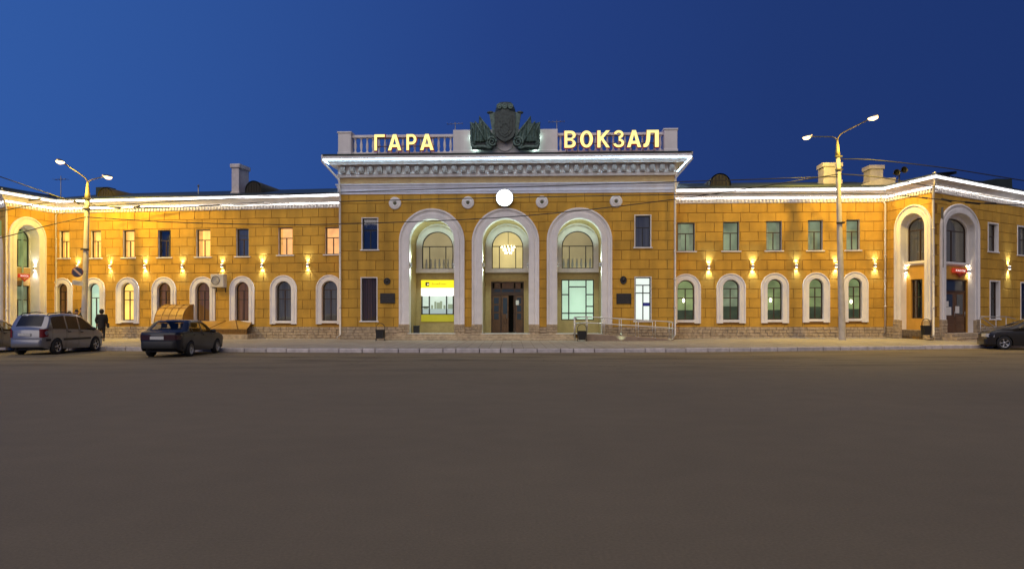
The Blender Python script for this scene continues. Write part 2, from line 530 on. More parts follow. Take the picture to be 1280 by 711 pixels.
# kerb stones laid one by one along the line
acc = [0.]
for a, b in zip(KP, KP[1:]): acc.append(acc[-1] + (b - a).length)
def along(t):
    for i in range(len(KP) - 1):
        if acc[i + 1] >= t:
            k = (t - acc[i]) / (acc[i + 1] - acc[i]); return KP[i].lerp(KP[i + 1], k)
    return KP[-1]
t = 2.0
while t < acc[-1] - 3:
    L = random.choice((1.0, 1.0, 1.0, .9, 1.3, .55))
    a, b = along(t + .02), along(t + L - .02)
    pxm = CX + F * a.x / a.y
    if -60 < pxm < 1360:
        d = b - a; ln = d.length; rz = math.atan2(d.y, d.x) + random.uniform(-.012, .012)
        mb = MB(); c = .025; h = KH + random.uniform(-.012, .012)
        prof = [(0, -.1), (0, h - c), (c, h), (.17, h), (.17, -.1)]
        rw = []
        for x, ins in ((0, .008), (.012, 0), (ln - .012, 0), (ln, .008)):
            rw.append([(x, y + (ins if y < .1 else -ins * .0), z - (ins if z > 0 else 0)) for y, z in prof])
        mb.grid(rw); mb.add(rw[0], [(0, 1, 2, 3, 4)]); mb.add(rw[-1], [(4, 3, 2, 1, 0)])
        mb.build('kerb_stone', KERBM, kerb, TR(a.x, a.y, 0, rz))
    t += L

# ------------------------------------------------------------------ facade tools
BLOCKS = {}
def facade(root, w, u0, u1, z0, z1, ops, blk, zb0, zb1, course, blen, jitter=0.0, mats=(None, None), phase=0.):
    mb = MB()
    for q in strips(u0, u1, z0, z1, ops): mb.add([(a, 0, z) for a, z in q], [(0, 1, 2, 3)])
    mb.mi = 1
    for o in ops: reveal(mb, o, 0, getattr(o, 'dep', .2))
    wall = mb.build('wall', [JOINT, mats[1] or WHITE], root, w.M)
    n = max(1, round((zb1 - zb0) / course)); ch = (zb1 - zb0) / n
    g = .013; th = .03
    for i in range(n):
        c0, c1 = zb0 + i * ch + g, zb0 + (i + 1) * ch - g
        x = u0 - (blen * .5 if (n - i) % 2 else 0) + phase
        while x < u1:
            a, b = max(u0, x) + g, min(u1, x + blen) - g
            x += blen
            if b - a < .12: continue
            hit = [o for o in blk if o.u1 > a and o.u0 < b and o.z1 > c0 and o.z0 < c1]
            if not hit and abs((b - a) - (blen - 2 * g)) < 1e-3:
                key = (round(b - a, 3), round(c1 - c0, 3))
                if key not in BLOCKS:
                    m2 = MB(); m2.bbox(0, b - a, -th, .0, 0, c1 - c0, .011); BLOCKS[key] = m2.mesh('block', mats[0] or OCHRE)
                MB().build('block', None, wall, w.M @ Matrix.Translation((a, 0, c0)), BLOCKS[key])
                continue
            qs = strips(a, b, c0, c1, hit)
            # separate runs of strips left and right of an opening
            runs = []
            for q in qs:
                if runs and abs(runs[-1][-1][1][0] - q[0][0]) < 1e-3: runs[-1].append(q)
                else: runs.append([q])
            for r in runs:
                ar = sum(abs((q[1][0] - q[0][0]) * ((q[3][1] - q[0][1]) + (q[2][1] - q[1][1])) / 2) for q in r)
                if ar < .02: continue
                m2 = MB(); slab(m2, r, -th, 0); m2.build('block', mats[0] or OCHRE, wall, w.M)
    return wall

def plinth(root, w, runs, z0, z1, out=.07, back=True):
    mb = MB(); rows = max(2, round((z1 - z0) / .155)); h = (z1 - z0) / rows
    for a, b in runs:
        for i in range(rows):
            x = a
            while x < b - .02:
                l_ = min(random.uniform(.26, .52), b - x)
                if b - (x + l_) < .12: l_ = b - x
                o_ = out + random.uniform(-.018, .018)
                mb.bbox(x + .008, x + l_ - .008, -o_, 0, z0 + i * h + .007, z0 + (i + 1) * h - .007, .02)
                x += l_
    o = mb.build('plinth_stonework', STONE, root, w.M); o['kind'] = 'stuff'
    for a, b in runs:
        mb = MB(); mb.box(a, b, -out + .035, 0, z0 - .5, z1 - .02); mb.build('plinth', MORTAR, root, w.M)

STY = {
    'T': ([(.5, 0, .62)], [(.62, 0, 1)], [(0, .5, 0, .62), (.5, 1, 0, .62), (0, 1, .62, 1)]),
    'A': ([(.5, 0, .78)], [(.55, 0, 1), (.78, 0, 1)], [(0, .5, 0, .55), (.5, 1, 0, .55), (0, .5, .55, .78), (.5, 1, .55, .78), (0, 1, .78, 1)]),
    'H': ([(.24, 0, .6), (.76, 0, .6)], [(.6, 0, 1)], [(0, .24, 0, .6), (.24, .76, 0, .6), (.76, 1, 0, .6), (0, 1, .6, 1)]),
    'P': ([(.38, 0, 1)], [(.55, 0, 1)], [(0, .38, 0, .55), (.38, 1, 0, .55), (0, .38, .55, 1), (.38, 1, .55, 1)]),
    'D': ([(.5, 0, .72)], [(.72, 0, 1)], [(0, .5, 0, .72), (.5, 1, 0, .72), (0, 1, .72, 1)]),
    'N': ([(.23, 0, 1), (.76, 0, 1)], [(.17, 0, 1), (.82, .23, .76), (.63, 0, .23), (.63, .76, 1), (.34, .76, 1)],
          [(0, .23, 0, .17), (.23, .76, 0, .17), (.76, 1, 0, .17), (0, .23, .17, .63), (.23, .76, .17, .82), (.76, 1, .17, .34), (.76, 1, .34, .63),
           (0, .23, .63, 1), (.23, .76, .82, 1), (.76, 1, .63, 1)]),
    'R': ([(.52, 0, .82)], [(.64, 0, 1), (.82, 0, 1)], [(0, .52, 0, .64), (.52, 1, 0, .64), (0, .52, .64, .82), (.52, 1, .64, .82), (0, 1, .82, 1)]),
    'G': ([(k / 6, 0, 1) for k in range(1, 6)], [(.62, 0, 1)], [(0, 1, 0, .62), (0, 1, .62, 1)]),
}
def window(root, w, op, y=.16, frame=None, style='T', back=None, backdep=.35, pane=None, sill=.07, bar=.05, backgrow=.42, trim=0.):
    frame = frame or FRAME
    H = op.z1 - op.z0; Wd = op.u1 - op.u0; t = .055; yb = y + .07
    vb, hb, cells = STY[style]
    mb = MB()
    mb.box(op.u0, op.u1, y, yb, op.z0, op.z0 + t)
    if op.rz:
        arch_sweep(mb, op, op.z0, [(0, y), (-t, y), (-t, yb), (0, yb)])
    else:
        mb.box(op.u0, op.u0 + t, y, yb, op.z0 + t, op.z1 - t); mb.box(op.u1 - t, op.u1, y, yb, op.z0 + t, op.z1 - t)
        mb.box(op.u0, op.u1, y, yb, op.z1 - t, op.z1)
    for fu, a, b in vb:
        u = op.u0 + Wd * fu
        mb.box(u - bar / 2, u + bar / 2, y + .004, yb - .004, op.z0 + H * a + (t if a == 0 else 0), min(op.z0 + H * b, op.top(u) - .01))
    for fz, a, b in hb:
        z = op.z0 + H * fz
        mb.box(op.u0 + Wd * a + .01, op.u0 + Wd * b - .01, y + .008, yb - .008, z - bar / 2, z + bar / 2)
    o = mb.build('window', frame, root, w.M)
    for a, b, c, d in cells:
        ua, ub, za, zb = op.u0 + Wd * a, op.u0 + Wd * b, op.z0 + H * c, op.z0 + H * d
        k = 10 if op.rz and d == 1 else 1
        m2 = MB(); rows = []
        for i in range(k + 1):
            u = ua + (ub - ua) * i / k
            zt = min(zb, op.top(u)) if op.rz else zb
            rows.append([(u, y + .035, za), (u, y + .035, max(za + .002, zt))])
        m2.grid(rows)
        m2.build('pane', pane or GLASS, o, w.M)
    if back:
        m2 = MB(); g = backgrow; yy = y + backdep
        m2.quad((op.u0 - g, yy, op.z0 - g), (op.u1 + g, yy, op.z0 - g), (op.u1 + g, yy, op.z1 + g), (op.u0 - g, yy, op.z1 + g))
        m2.build('curtain', back, o, w.M)
    if sill:
        m2 = MB(); m2.bbox(op.u0 - .12, op.u1 + .12, -.10, y - .004, op.z0 - sill, op.z0 + .002, .012)
        m2.build('sill', WHITE, o, w.M)
    if trim:
        m2 = MB(); e_ = .004
        m2.bbox(op.u0 - trim, op.u0 + e_, -.055, y - .01, op.z0 + .004, op.z1 + trim, .01)
        m2.bbox(op.u1 - e_, op.u1 + trim, -.055, y - .01, op.z0 + .004, op.z1 + trim, .01)
        m2.bbox(op.u0 + e_ + .001, op.u1 - e_ - .001, -.053, y - .01, op.z1 - e_, op.z1 + trim - .002, .01)
        m2.build('trim', WHITE, o, w.M)
    return o

def rect_op(w, x0, x1, y0, y1, dep=.2, cap=None):
    xm = (x0 + x1) / 2
    o = Op(w.u(x0), w.u(x1), w.z(xm, y1), w.z(xm, y0)); o.dep = dep
    return o
def arch_op(w, x0, x1, y0, y1, dep=.2, rzpx=None):
    xm = (x0 + x1) / 2
    u0, u1 = w.u(x0), w.u(x1); zt = w.z(xm, y0)
    rz = (u1 - u0) / 2 if rzpx is None else zt - w.z(xm, y0 + rzpx)
    o = Op(u0, u1, w.z(xm, y1), zt, rz); o.dep = dep
    return o
def surround(root, w, op, width, zbot, out=.09, mtl=None, inner=.0):
    mb = MB(); a = width
    arch_sweep(mb, op, zbot, [(-.004, inner), (-.004, -out * .8), (.02, -out), (a * .50, -out), (a * .55, -out * .62), (a * .80, -out * .62), (a * .84, -out * 1.15), (a * .97, -out * 1.15), (a, -out), (a, 0)])
    # close the two feet
    for sgn in (-1, 1):
        u0, u1 = sorted((op.uc + sgn * (op.rx - .004), op.uc + sgn * (op.rx + a)))
        mb.box(u0, u1, -out * 1.15, -.001, zbot - .05, zbot + .001)
    return mb.build('arch_surround', mtl or WHITE, root, w.M)

def downpipe(root, pts, r=.055):
    mb = MB(); mb.tube(pts, r, 10)
    o = mb.build('downpipe', PIPE, root, Matrix())
    # brackets
    m2 = MB()
    a, b = Vector(pts[-2]), Vector(pts[-3] if len(pts) > 2 else pts[0])
    for k in range(1, 5):
        q = a.lerp(b, k / 5); m2.lathe(q, [(r * 1.02, -.03), (r * 1.3, -.03), (r * 1.3, .03), (r * 1.02, .03)], 10)
    m2.build('pipe_bracket', PIPE, o, Matrix())
    return o

EAVE = [(0, 8.22), (.13, 8.22), (.13, 8.29), (.20, 8.345), (.27, 8.38), (.34, 8.48), (.46, 8.57), (.58, 8.61), (.60, 8.66), (.60, 8.80), (0, 8.85)]
def wing_eaves(root, path, dent_walls):
    mb = MB(); sweep(mb, path, EAVE); mb.build('cornice', WHITE, root, Matrix())
    mb = MB(); sweep(mb, path, [(.0, 8.02), (.045, 8.02), (.045, 8.21), (.0, 8.21)]); mb.build('cornice_bed', WHITE, root, Matrix())
    mb = MB(); sweep(mb, path, [(.605, 8.645), (.63, 8.63), (.645, 8.645), (.645, 8.715), (.605, 8.72)]); mb.build('led_strip', LED, root, Matrix())
    mb = MB(); sweep(mb, path, [(.14, 8.295), (.165, 8.295), (.165, 8.315), (.14, 8.315)]); mb.build('led_strip', LEDB, root, Matrix())
    for w, a, b in dent_walls:
        mb = MB(); n = int((b - a) / .2)
        for i in range(n):
            u = a + (i + .3) * (b - a) / n; mb.box(u, u + .1, -.125, -.04, 8.045, 8.205)
        o = mb.build('dentil_row', WHITE, root, w.M); o['kind'] = 'stuff'
    mb = MB(); sweep(mb, path, [(.66, 8.785), (.67, 8.845), (-5, 10.05), (-5, 9.9), (.55, 8.79)]); rf = mb.build('roof', ROOF, root, Matrix())
    return rf

WAINS = emit('dim_green_wainscot', (.16, .20, .09), .22, var=.5, scale=1.6)
CBULB = emit('interior_lamp_glow', (1., .92, .6), 9.)
DRW = emit('amber_drape', (.95, .46, .10), 1.0, var=.3, scale=3.)
DRG = emit('pale_green_drape', (.46, .50, .32), .34, var=.3, scale=3.)
# window backs
WARM = emit('warm_lit_curtain', (1.0, .55, .13), 1.6, fold=.2)
WARMY = emit('yellow_lit_room', (1.0, .60, .12), 1.6, var=.25, scale=1.2)
PEACH = emit('peach_lit_blind', (1.0, .48, .17), 1.15, var=.3, scale=1.3)
BROWNC = emit('brown_dim_curtain', (.36, .15, .04), .30, fold=.6)
UMBER = emit('umber_dim_curtain', (.16, .075, .04), .16, fold=.6)
GREYC = emit('grey_dim_curtain', (.20, .17, .14), .22, fold=.6)
DARKC = mat('dark_room', (.03, .028, .03), .9, var=.2)
GREENR = emit('green_lit_room', (.36, .45, .18), .55, var=.45, scale=1.1)
GREEND = emit('dim_green_room', (.34, .40, .24), .52, var=.5, scale=1.0)
MINT = emit('mint_lit_room', (.72, 1.0, .74), .75, var=.12, scale=.8)
COOLW = emit('cool_white_lit_room', (.92, 1.0, .92), 1.1, var=.08, scale=.7)
HALLY = emit('hall_lit_room', (1.0, .78, .32), .62, var=.25, scale=.7)
HALLD = emit('hall_dim_room', (.80, .64, .32), .36, var=.3, scale=.7)

# ------------------------------------------------------------------ WINGS
def xy(w, u): return w.a + w.d * u
WL = Wall((69, 19.7), (433, 20.85))
WR = Wall((838, 21.6), (1108, 21.9))

def wing(root, w, ups, arcs, zp, sc_y, upbacks, arcbacks, pane_up, trimw=.08, surw=.36):
    ops, blk, W_ = [], [], []
    for r, bk, pn in zip(ups, upbacks, pane_up):
        o = rect_op(w, *r); ops.append(o); blk.append(o.grow(.012)); W_.append((o, bk, pn))
    A_ = []
    for (gx0, gx1, gy0, gy1, style), bk in zip(arcs, arcbacks):
        o = arch_op(w, gx0, gx1, gy0, gy1, .2); ops.append(o)
        blk.append(o.grow(surw - .06, .3)); A_.append((o, bk, style))
    facade(root, w, 0, w.len, 0, 8.22, ops, blk, zp, 8.02, .53, 1.0)
    for i, (o, bk, pn) in enumerate(W_):
        ww = window(root, w, o, style='T', back=bk, pane=pn)
        # side drapes, hung unevenly
        dm = {WARM: DRW, WARMY: DRW, PEACH: DRW}.get(bk, DRG)
        for sg in (-1, 1):
            k = random.choice((0, 0, .16, .26))
            if not k: continue
            wd = (o.u1 - o.u0) * k; m2 = MB(); n = 10
            ue = o.u0 - .1 if sg < 0 else o.u1 + .1
            rows = [[(ue - sg * (wd + .1) * j / n, .36 + .025 * math.sin(j * 2.4), z) for j in range(n + 1)] for z in (o.z0 - .1, o.z1 + .1)]
            m2.grid(rows, True); m2.build('drape', dm, ww, w.M)
    for o, bk, style in A_:
        gr_ = len(arcs) < 6
        ww = window(root, w, o, style=style, back=bk, sill=0, backdep=1.1 if gr_ else .35, backgrow=.85 if gr_ else .42)
        if gr_:
            m2 = MB(); m2.box(o.u0 - .8, o.u1 + .8, 1.16, 1.22, o.z0 - .4, o.z0 + random.uniform(.55, .8)); m2.build('wainscot', WAINS, ww, w.M)
        if bk is GREENR and len(arcs) < 6:
            du, dz = random.choice(((.18, 1.0), (-.12, .95), (.05, 1.15)))
            m2 = MB(); m2.ell((o.uc + du, 1.0, o.z0 + dz), .07, .06, .12, 8, 6); m2.build('interior_lamp', CBULB, ww, w.M)
        zb = o.z0 - .14 if style != 'D' else zp
        surround(root, w, o, surw, zb)
        if style != 'D':
            m2 = MB(); m2.bbox(o.u0 - .01, o.u1 + .01, -.10, .155, o.z0 - .14, o.z0 + .003, .012); m2.build('sill', WHITE, root, w.M)

root = thing('station_wing', 'long yellow two storey station wing with orange lit upper windows and basement canopies', 'building', TR(WL.a.x, WL.a.y, 0))
LW = root
ups = [(74.6, 87, 288.7, 322.6), (113.5, 126.5, 288.5, 322.4), (153.8, 168, 288, 322), (198, 213.6, 287.7, 321.6), (245.3, 263, 287, 321),
       (295.5, 311, 286, 320.5), (348, 365.6, 284.5, 318.8), (406.5, 424.6, 284, 318)]
arcs = [(72.4, 85, 354.4, 400, 'A'), (111, 125.3, 354, 419, 'D'), (152.3, 168, 353.6, 400.4, 'A'), (197, 214, 353.2, 400.6, 'A'), (244.8, 262.7, 353, 401, 'A'),
        (294.4, 311.5, 352.4, 401, 'A'), (345, 364.5, 351.4, 401, 'A'), (402.6, 422, 351, 401, 'A')]
wing(root, WL, ups, arcs, .87, 333,
     [WARMY, WARMY, WARM, DARKC, WARM, GREYC, PEACH, PEACH], [BROWNC, MINT, WARMY, BROWNC, BROWNC, BROWNC, GREYC, GREYC],
     [GLASS, GLASS, GLASS, GLASSB, GLASS, GLASSB, GLASS, GLASS])
path = [xy(WL, -.1), xy(WL, WL.len)]
rf = wing_eaves(root, path, [(WL, 0, WL.len)])
door_l, door_r = WL.u(105), WL.u(131)
plinth(root, WL, [(0, door_l), (door_r, WL.len)], .05, .87)
WROOF = {'L': rf}

root = thing('station_wing', 'shorter yellow two storey station wing with greenish lit windows beside the hall', 'building', TR(WR.a.x, WR.a.y, 0))
RW = root
ups = [(846.8, 868.4, 278.4, 314), (903.8, 923.7, 277.4, 313.6), (957.8, 977, 276.6, 313.2), (1010, 1028, 275.4, 313), (1058, 1074.5, 274.8, 312.6)]
arcs = [(846.4, 868, 350, 400, 'A'), (903.4, 924, 349.6, 399.8, 'A'), (959, 977.8, 349, 399.6, 'A'), (1011, 1029, 348.3, 398.8, 'A'), (1060, 1077, 347.4, 398.3, 'A')]
wing(root, WR, ups, arcs, .9, 333, [GREEND] * 5, [GREENR, GREEND, GREENR, GREENR, GREENR], [GLASS] * 5)
path = [xy(WR, 0), xy(WR, WR.len + .1)]
rf = wing_eaves(root, path, [(WR, 0, WR.len)])
WROOF['R'] = rf
plinth(root, WR, [(0, WR.len)], .05, .9)

PART = mat('dark_partition', (.025, .022, .02), .9)
def partition(root, path):
    mb = MB(); sweep(mb, path, [(-1.5, 0), (-1.5, 8.7), (-1.52, 8.7), (-1.52, 0)]); mb.build('inner_partition', PART, root, Matrix())
partition(LW, [xy(WL, .0), xy(WL, WL.len)]); partition(RW, [xy(WR, 0), xy(WR, WR.len)])
# ------------------------------------------------------------------ CORNER PAVILIONS
def wall_xy(a, b):
    w = Wall((0, 20), (1, 20)); w.a = Vector(a); w.b = Vector(b); w.len = (w.b - w.a).length
    w.d = (w.b - w.a).normalized(); w.n = Vector((-w.d.y, w.d.x))
    w.M = Matrix(((w.d.x, w.n.x, 0, w.a.x), (w.d.y, w.n.y, 0, w.a.y), (0, 0, 1, 0), (0, 0, 0, 1)))
    return w
def spxy(px, s): return Vector(((px - CX) / s, F / s))
cR = spxy(1166, 23.8)
PRa = wall_xy(spxy(1108, 21.9), cR)
dirR = (spxy(1280, 20.8) - cR).normalized()
PRb = wall_xy(cR, cR + dirR * 17)
cL = spxy(9.5, 21.1)
PLb = wall_xy(cL, spxy(69, 19.7))
dirL = (spxy(0, 20.6) - cL).normalized()
PLa = wall_xy(cL + dirL * 8, cL)

def tall_arch(root, w, x0, x1, y0, rzpx, sw, dep, zpl, low):
    """two storey recess with a white surround; returns opening"""
    o = arch_op(w, x0, x1, y0, 420, dep, rzpx)
    o.z0 = low
    return o

def recess_back(root, w, o, dep, ops, zsplit, lowmat, upmat):
    mb = MB(); hole = []
    g = o.grow(0)
    for a, b in zip(g.breaks(), g.breaks()[1:]):
        zt = min(g.top(a), g.top(b))
        if b - a < 1e-4: continue
    br = sorted(set([round(x, 4) for x in g.breaks()] + [round(x, 4) for q in ops for x in q.breaks()]))
    br = [b for b in br if g.u0 - 1e-4 <= b <= g.u1 + 1e-4]
    for a, b in zip(br, br[1:]):
        if b - a < 2e-4: continue
        m = (a + b) / 2; segs = []
        ca = cb = g.z0
        inside = sorted([q for q in ops if q.u0 < m < q.u1], key=lambda q: q.z0)
        for q in inside:
            segs.append(((ca, cb), (q.z0, q.z0))); ca, cb = q.top(a), q.top(b)
        segs.append(((ca, cb), (max(ca, g.top(a)), max(cb, g.top(b)))))
        for (l0, l1), (h0, h1) in segs:
            for mi, zlo, zhi in ((0, -9, zsplit), (1, zsplit, 99)):
                c = lambda z: min(max(z, zlo), zhi)
                if max(c(h0) - c(l0), c(h1) - c(l1)) > 1e-3:
                    mb.mi = mi
                    mb.quad((a, dep, c(l0)), (b, dep, c(l1)), (b, dep, c(h1)), (a, dep, c(h0)))
    for q in ops:
        mb.mi = 1 if q.z0 > zsplit - .01 else 0
        reveal(mb, q, dep, dep + .16)
    return mb.build('recess_wall', [lowmat, upmat], root, w.M)

# right pavilion
root = thing('corner_pavilion', 'yellow corner pavilion with two tall white arches and a brown ticket office door', 'building', TR(cR.x, cR.y, 0))
PR = root
RD = .28
oa = arch_op(PRa, 1127.5, 1157.5, 267, 417, RD, 18); oa.z0 = .45
ob = arch_op(PRb, 1180, 1216.5, 267, 417, RD, 20); ob.z0 = .62
sa, sb = .48, .5
za = PRa.z(1140, 327, RD); zb_ = PRb.z(1195, 328, RD)
blk_b = [ob.grow(sb - .06, 1)]
w1 = rect_op(PRb, 1234.7, 1246.5, 280, 314.5); w2 = rect_op(PRb, 1271.5, 1286, 284, 319)
w3 = rect_op(PRb, 1237, 1248.5, 352, 398.5); w4 = rect_op(PRb, 1275.5, 1290, 354, 398.5)
winb = [w1, w2, w3, w4]
for q in winb: q.dep = .2
facade(root, PRa, 0, PRa.len, 0, 8.22, [oa], [oa.grow(sa - .06, 1)], .95, 8.02, .53, 1.0)
facade(root, PRb, 0, PRb.len, 0, 8.22, [ob] + winb, blk_b + [q.grow(.06) for q in winb], .95, 8.02, .53, 1.0, phase=.4)
for w, o, s_ in ((PRa, oa, sa), (PRb, ob, sb)):
    surround(root, w, o, s_, 1.35, .13)
    mb = MB()
    for sg in (-1, 1):
        u0, u1 = sorted((o.uc + sg * (o.rx - .003), o.uc + sg * (o.rx + s_ + .02)))
        for i in range(6):
            mb.bbox(u0, u1, -.19 + (i % 2) * .012, -.001, .3 + i * .175 + .006, .3 + (i + 1) * .175 - .006, .018)
    q_ = mb.build('pier_stonework', STONE, root, w.M); q_['kind'] = 'stuff'
inA = Op(oa.u0 + .02, oa.u1 - .02, za, oa.z1 - .22, oa.rz - .2)
uA = [PRa.u(1138.5, RD), PRa.u(1153, RD)]
lowA = Op(max(oa.u0 + .05, uA[0]), min(oa.u1 - .05, uA[1]), PRa.z(1145, 398, RD), PRa.z(1145, 349, RD))
recess_back(root, PRa, oa, RD, [inA, lowA], za - .2, OCHREP, WHITE)
window(root, PRa, inA, y=RD + .1, style='D', back=GREYC, sill=0, pane=GLASS)
window(root, PRa, lowA, y=RD + .1, style='P', back=DARKC, sill=0, pane=GLASSB)
uB = (PRb.u(1181.5, RD), PRb.u(1209.5, RD))
inB = Op(ob.u0 + .05, ob.u1 - .05, zb_, ob.z1 - .24, ob.rz - .2)
doorB = Op(max(ob.u0 + .06, uB[0]), min(ob.u1 - .06, uB[1]), .62, PRb.z(1195, 349, RD))
recess_back(root, PRb, ob, RD, [inB, doorB], zb_ - .2, OCHREP, WHITE)
window(root, PRb, inB, y=RD + .1, style='D', back=GREYC, sill=0, pane=GLASS)
for w, q, rd in ((PRa, oa, za), (PRb, ob, zb_)):
    mb = MB(); mb.bbox(q.u0 + .004, q.u1 - .004, RD - .12, RD + .05, rd - .14, rd, .015); mb.build('sill', WHITE, root, w.M)
for q, st, bk in ((w1, 'P', GREYC), (w2, 'P', GREYC), (w3, 'P', DARKC), (w4, 'P', DARKC)):
    window(root, PRb, q, style=st, back=bk, trim=.07, pane=GLASS)
path = [xy(PRa, -.35), xy(PRa, PRa.len), xy(PRb, PRb.len)]
partition(root, path)
wing_eaves(root, path, [(PRa, 0, PRa.len), (PRb, 0, PRb.len)])
plinth(root, PRa, [(0, oa.u0 - sa), (oa.u1 + sa, PRa.len)], .15, .95)
plinth(root, PRb, [(0.02, ob.u0 - sb), (ob.u1 + sb, PRb.len)], .15, .95)
mb = MB()   # filled plinth below the arched window of the narrow face
plinth(root, PRa, [(oa.u0, oa.u1)], .15, .80, -.3)
# the ticket office door
def door_leaf(root, w, u0, u1, y, z0, z1, panes, m=WOOD, notice=()):
    mb = MB(); mb.bbox(u0, u1, y, y + .06, z0, z1, .008)
    n = 2
    for i in range(n):
        a = z0 + .12 + i * .42
        if a + .36 < z0 + (z1 - z0) * .45: mb.bbox(u0 + .1, u1 - .1, y - .018, y, a, a + .34, .02)
    o = mb.build('door_leaf', m, root, w.M)
    for a, b, c, d in panes:
        m2 = MB(); m2.box(u0 + (u1 - u0) * a, u0 + (u1 - u0) * b, y - .012, y - .004, z0 + (z1 - z0) * c, z0 + (z1 - z0) * d)
        m2.build('pane', GLASSB_D, o, w.M)
    m2 = MB(); m2.tube([(u1 - .09, y - .05, z0 + .85), (u1 - .09, y - .06, z0 + 1.15)], .018, 8); m2.build('handle', METAL, o, w.M)
    return o
GLASSB_D = mat('dark_door_glass', (.05, .06, .065), .08, spec=.8)
PAPER = mat('notice_paper', (.75, .73, .68), .8, var=.08, scale=12)
mb = MB(); u0, u1, y_ = doorB.u0, doorB.u1, RD + .08
zt = doorB.z1; zd = PRb.z(1195, 364, RD)
mb.box(u0, u0 + .08, y_, y_ + .1, .62, zt); mb.box(u1 - .08, u1, y_, y_ + .1, .62, zt); mb.box(u0 + .08, u1 - .08, y_ + .002, y_ + .098, zt - .08, zt)
mb.box(u0 + .08, u1 - .08, y_ + .002, y_ + .098, zd - .04, zd + .04)
df = mb.build('entrance_door', WOODD, root, PRb.M)
um = (u0 + u1) / 2
door_leaf(df, PRb, u0 + .08, um - .005, y_ + .03, .64, zd - .04, [(.2, .8, .45, .94)])
door_leaf(df, PRb, um + .005, u1 - .08, y_ + .03, .64, zd - .04, [(.2, .8, .45, .94)])
mb = MB(); mb.quad((u0 + .08, y_ + .06, zd + .04), (u1 - .08, y_ + .06, zd + .04), (u1 - .08, y_ + .06, zt - .08), (u0 + .08, y_ + .06, zt - .08)); mb.build('pane', GLASSB_D, df, PRb.M)
for a, b, c, d in ((.02, .34, .42, .62), (.52, .70, .47, .64), (.02, .22, .63, .76)):
    mb = MB(); mb.box(u0 + (u1 - u0) * a, u0 + (u1 - u0) * b, y_ + .004, y_ + .012, .62 + (zd - .62) * c, .62 + (zd - .62) * d); mb.build('notice', PAPER, df, PRb.M)
# steps in front of that door
mb = MB()
ux0, ux1 = ob.u0 - .35, ob.u1 + .75
for i in range(3):
    mb.bbox(ux0 - .35 * (2 - i) * .4, ux1 + .1 * (2 - i), -(.25 + .33 * (3 - i)), .0 if i < 2 else RD + .1, .12 + i * .155, .27 + i * .155 + (.035 if i == 2 else 0), .02)
    mb.build('step', STONE, root, PRb.M); mb = MB()
for w, pts in ((PRa, None),):
    a = PRa.pt(.06, -.62, 8.7); b = PRa.pt(.06, -.1, 8.0)
downpipe(root, [PRa.pt(.05, -.62, 8.74), PRa.pt(.05, -.55, 8.5), PRa.pt(.06, -.12, 7.9), PRa.pt(.06, -.12, .62), PRa.pt(.06, -.25, .5)])
nb = (PRa.n + PRb.n).normalized()
cp = lambda o_, z: Vector((cR.x - nb.x * o_, cR.y - nb.y * o_, z))
downpipe(root, [cp(.85, 8.95), cp(.85, 8.55), cp(.22, 7.95), cp(.17, 7.5), cp(.17, .6), cp(.32, .48)], .06)

# left pavilion
root = thing('corner_pavilion', 'yellow corner pavilion with a tall white arch and glazed ticket entrance behind the parked cars', 'building', TR(cL.x, cL.y, 0))
PL = root
LD = .6
oc = arch_op(PLb, 19.5, 47.5, 281.5, 417, LD, 16); oc.z0 = .3
sc_ = .5
facade(root, PLb, 0, PLb.len, 0, 8.22, [oc], [oc.grow(sc_ - .06, 1)], .9, 8.02, .53, 1.0)
oe = Op(PLa.len - 3.9, PLa.len - 1.3, .3, 6.6, 1.3); oe.dep = LD
facade(root, PLa, 0, PLa.len, 0, 8.22, [oe], [oe.grow(sc_ - .06, 1)], .9, 8.02, .53, 1.0)
for w, o in ((PLb, oc), (PLa, oe)):
    surround(root, w, o, sc_, .9, .13)
    z1_ = w.z(30, 334, LD) if w is PLb else 4.6
    inn = Op(o.u0 + .03, o.u1 - .03, z1_, o.z1 - .2, o.rz - .16)
    z2_ = w.z(30, 357, LD) if w is PLb else 3.5
    dr = Op(o.u0 + .04, o.u1 - .04, .32, z2_)
    recess_back(root, w, o, LD, [inn, dr], z1_ - .05, FRIEZE, WHITE)
    window(root, w, inn, y=LD + .1, style='D', back=GREENR, sill=0, frame=FRAMED)
    window(root, w, dr, y=LD + .1, style='D', back=GREEND, sill=0, frame=FRAME)
    plinth(root, w, [(0, o.u0), (o.u1, w.len)], .1, .9)
path = [xy(PLa, 0), xy(PLa, PLa.len), xy(PLb, PLb.len + .3)]
partition(root, path)
wing_eaves(root, path, [(PLa, 0, PLa.len), (PLb, 0, PLb.len)])
nb2 = (PLa.n + PLb.n).normalized()
cp2 = lambda o_, z: Vector((cL.x - nb2.x * o_, cL.y - nb2.y * o_, z))
downpipe(root, [cp2(.85, 8.95), cp2(.85, 8.55), cp2(.22, 7.95), cp2(.17, 7.5), cp2(.17, .5), cp2(.3, .35)], .06)
e1 = PLb.len - .05
downpipe(root, [PLb.pt(e1, -.62, 8.74), PLb.pt(e1, -.55, 8.5), PLb.pt(e1, -.12, 7.9), PLb.pt(e1, -.12, .4), PLb.pt(e1, -.25, .3)])
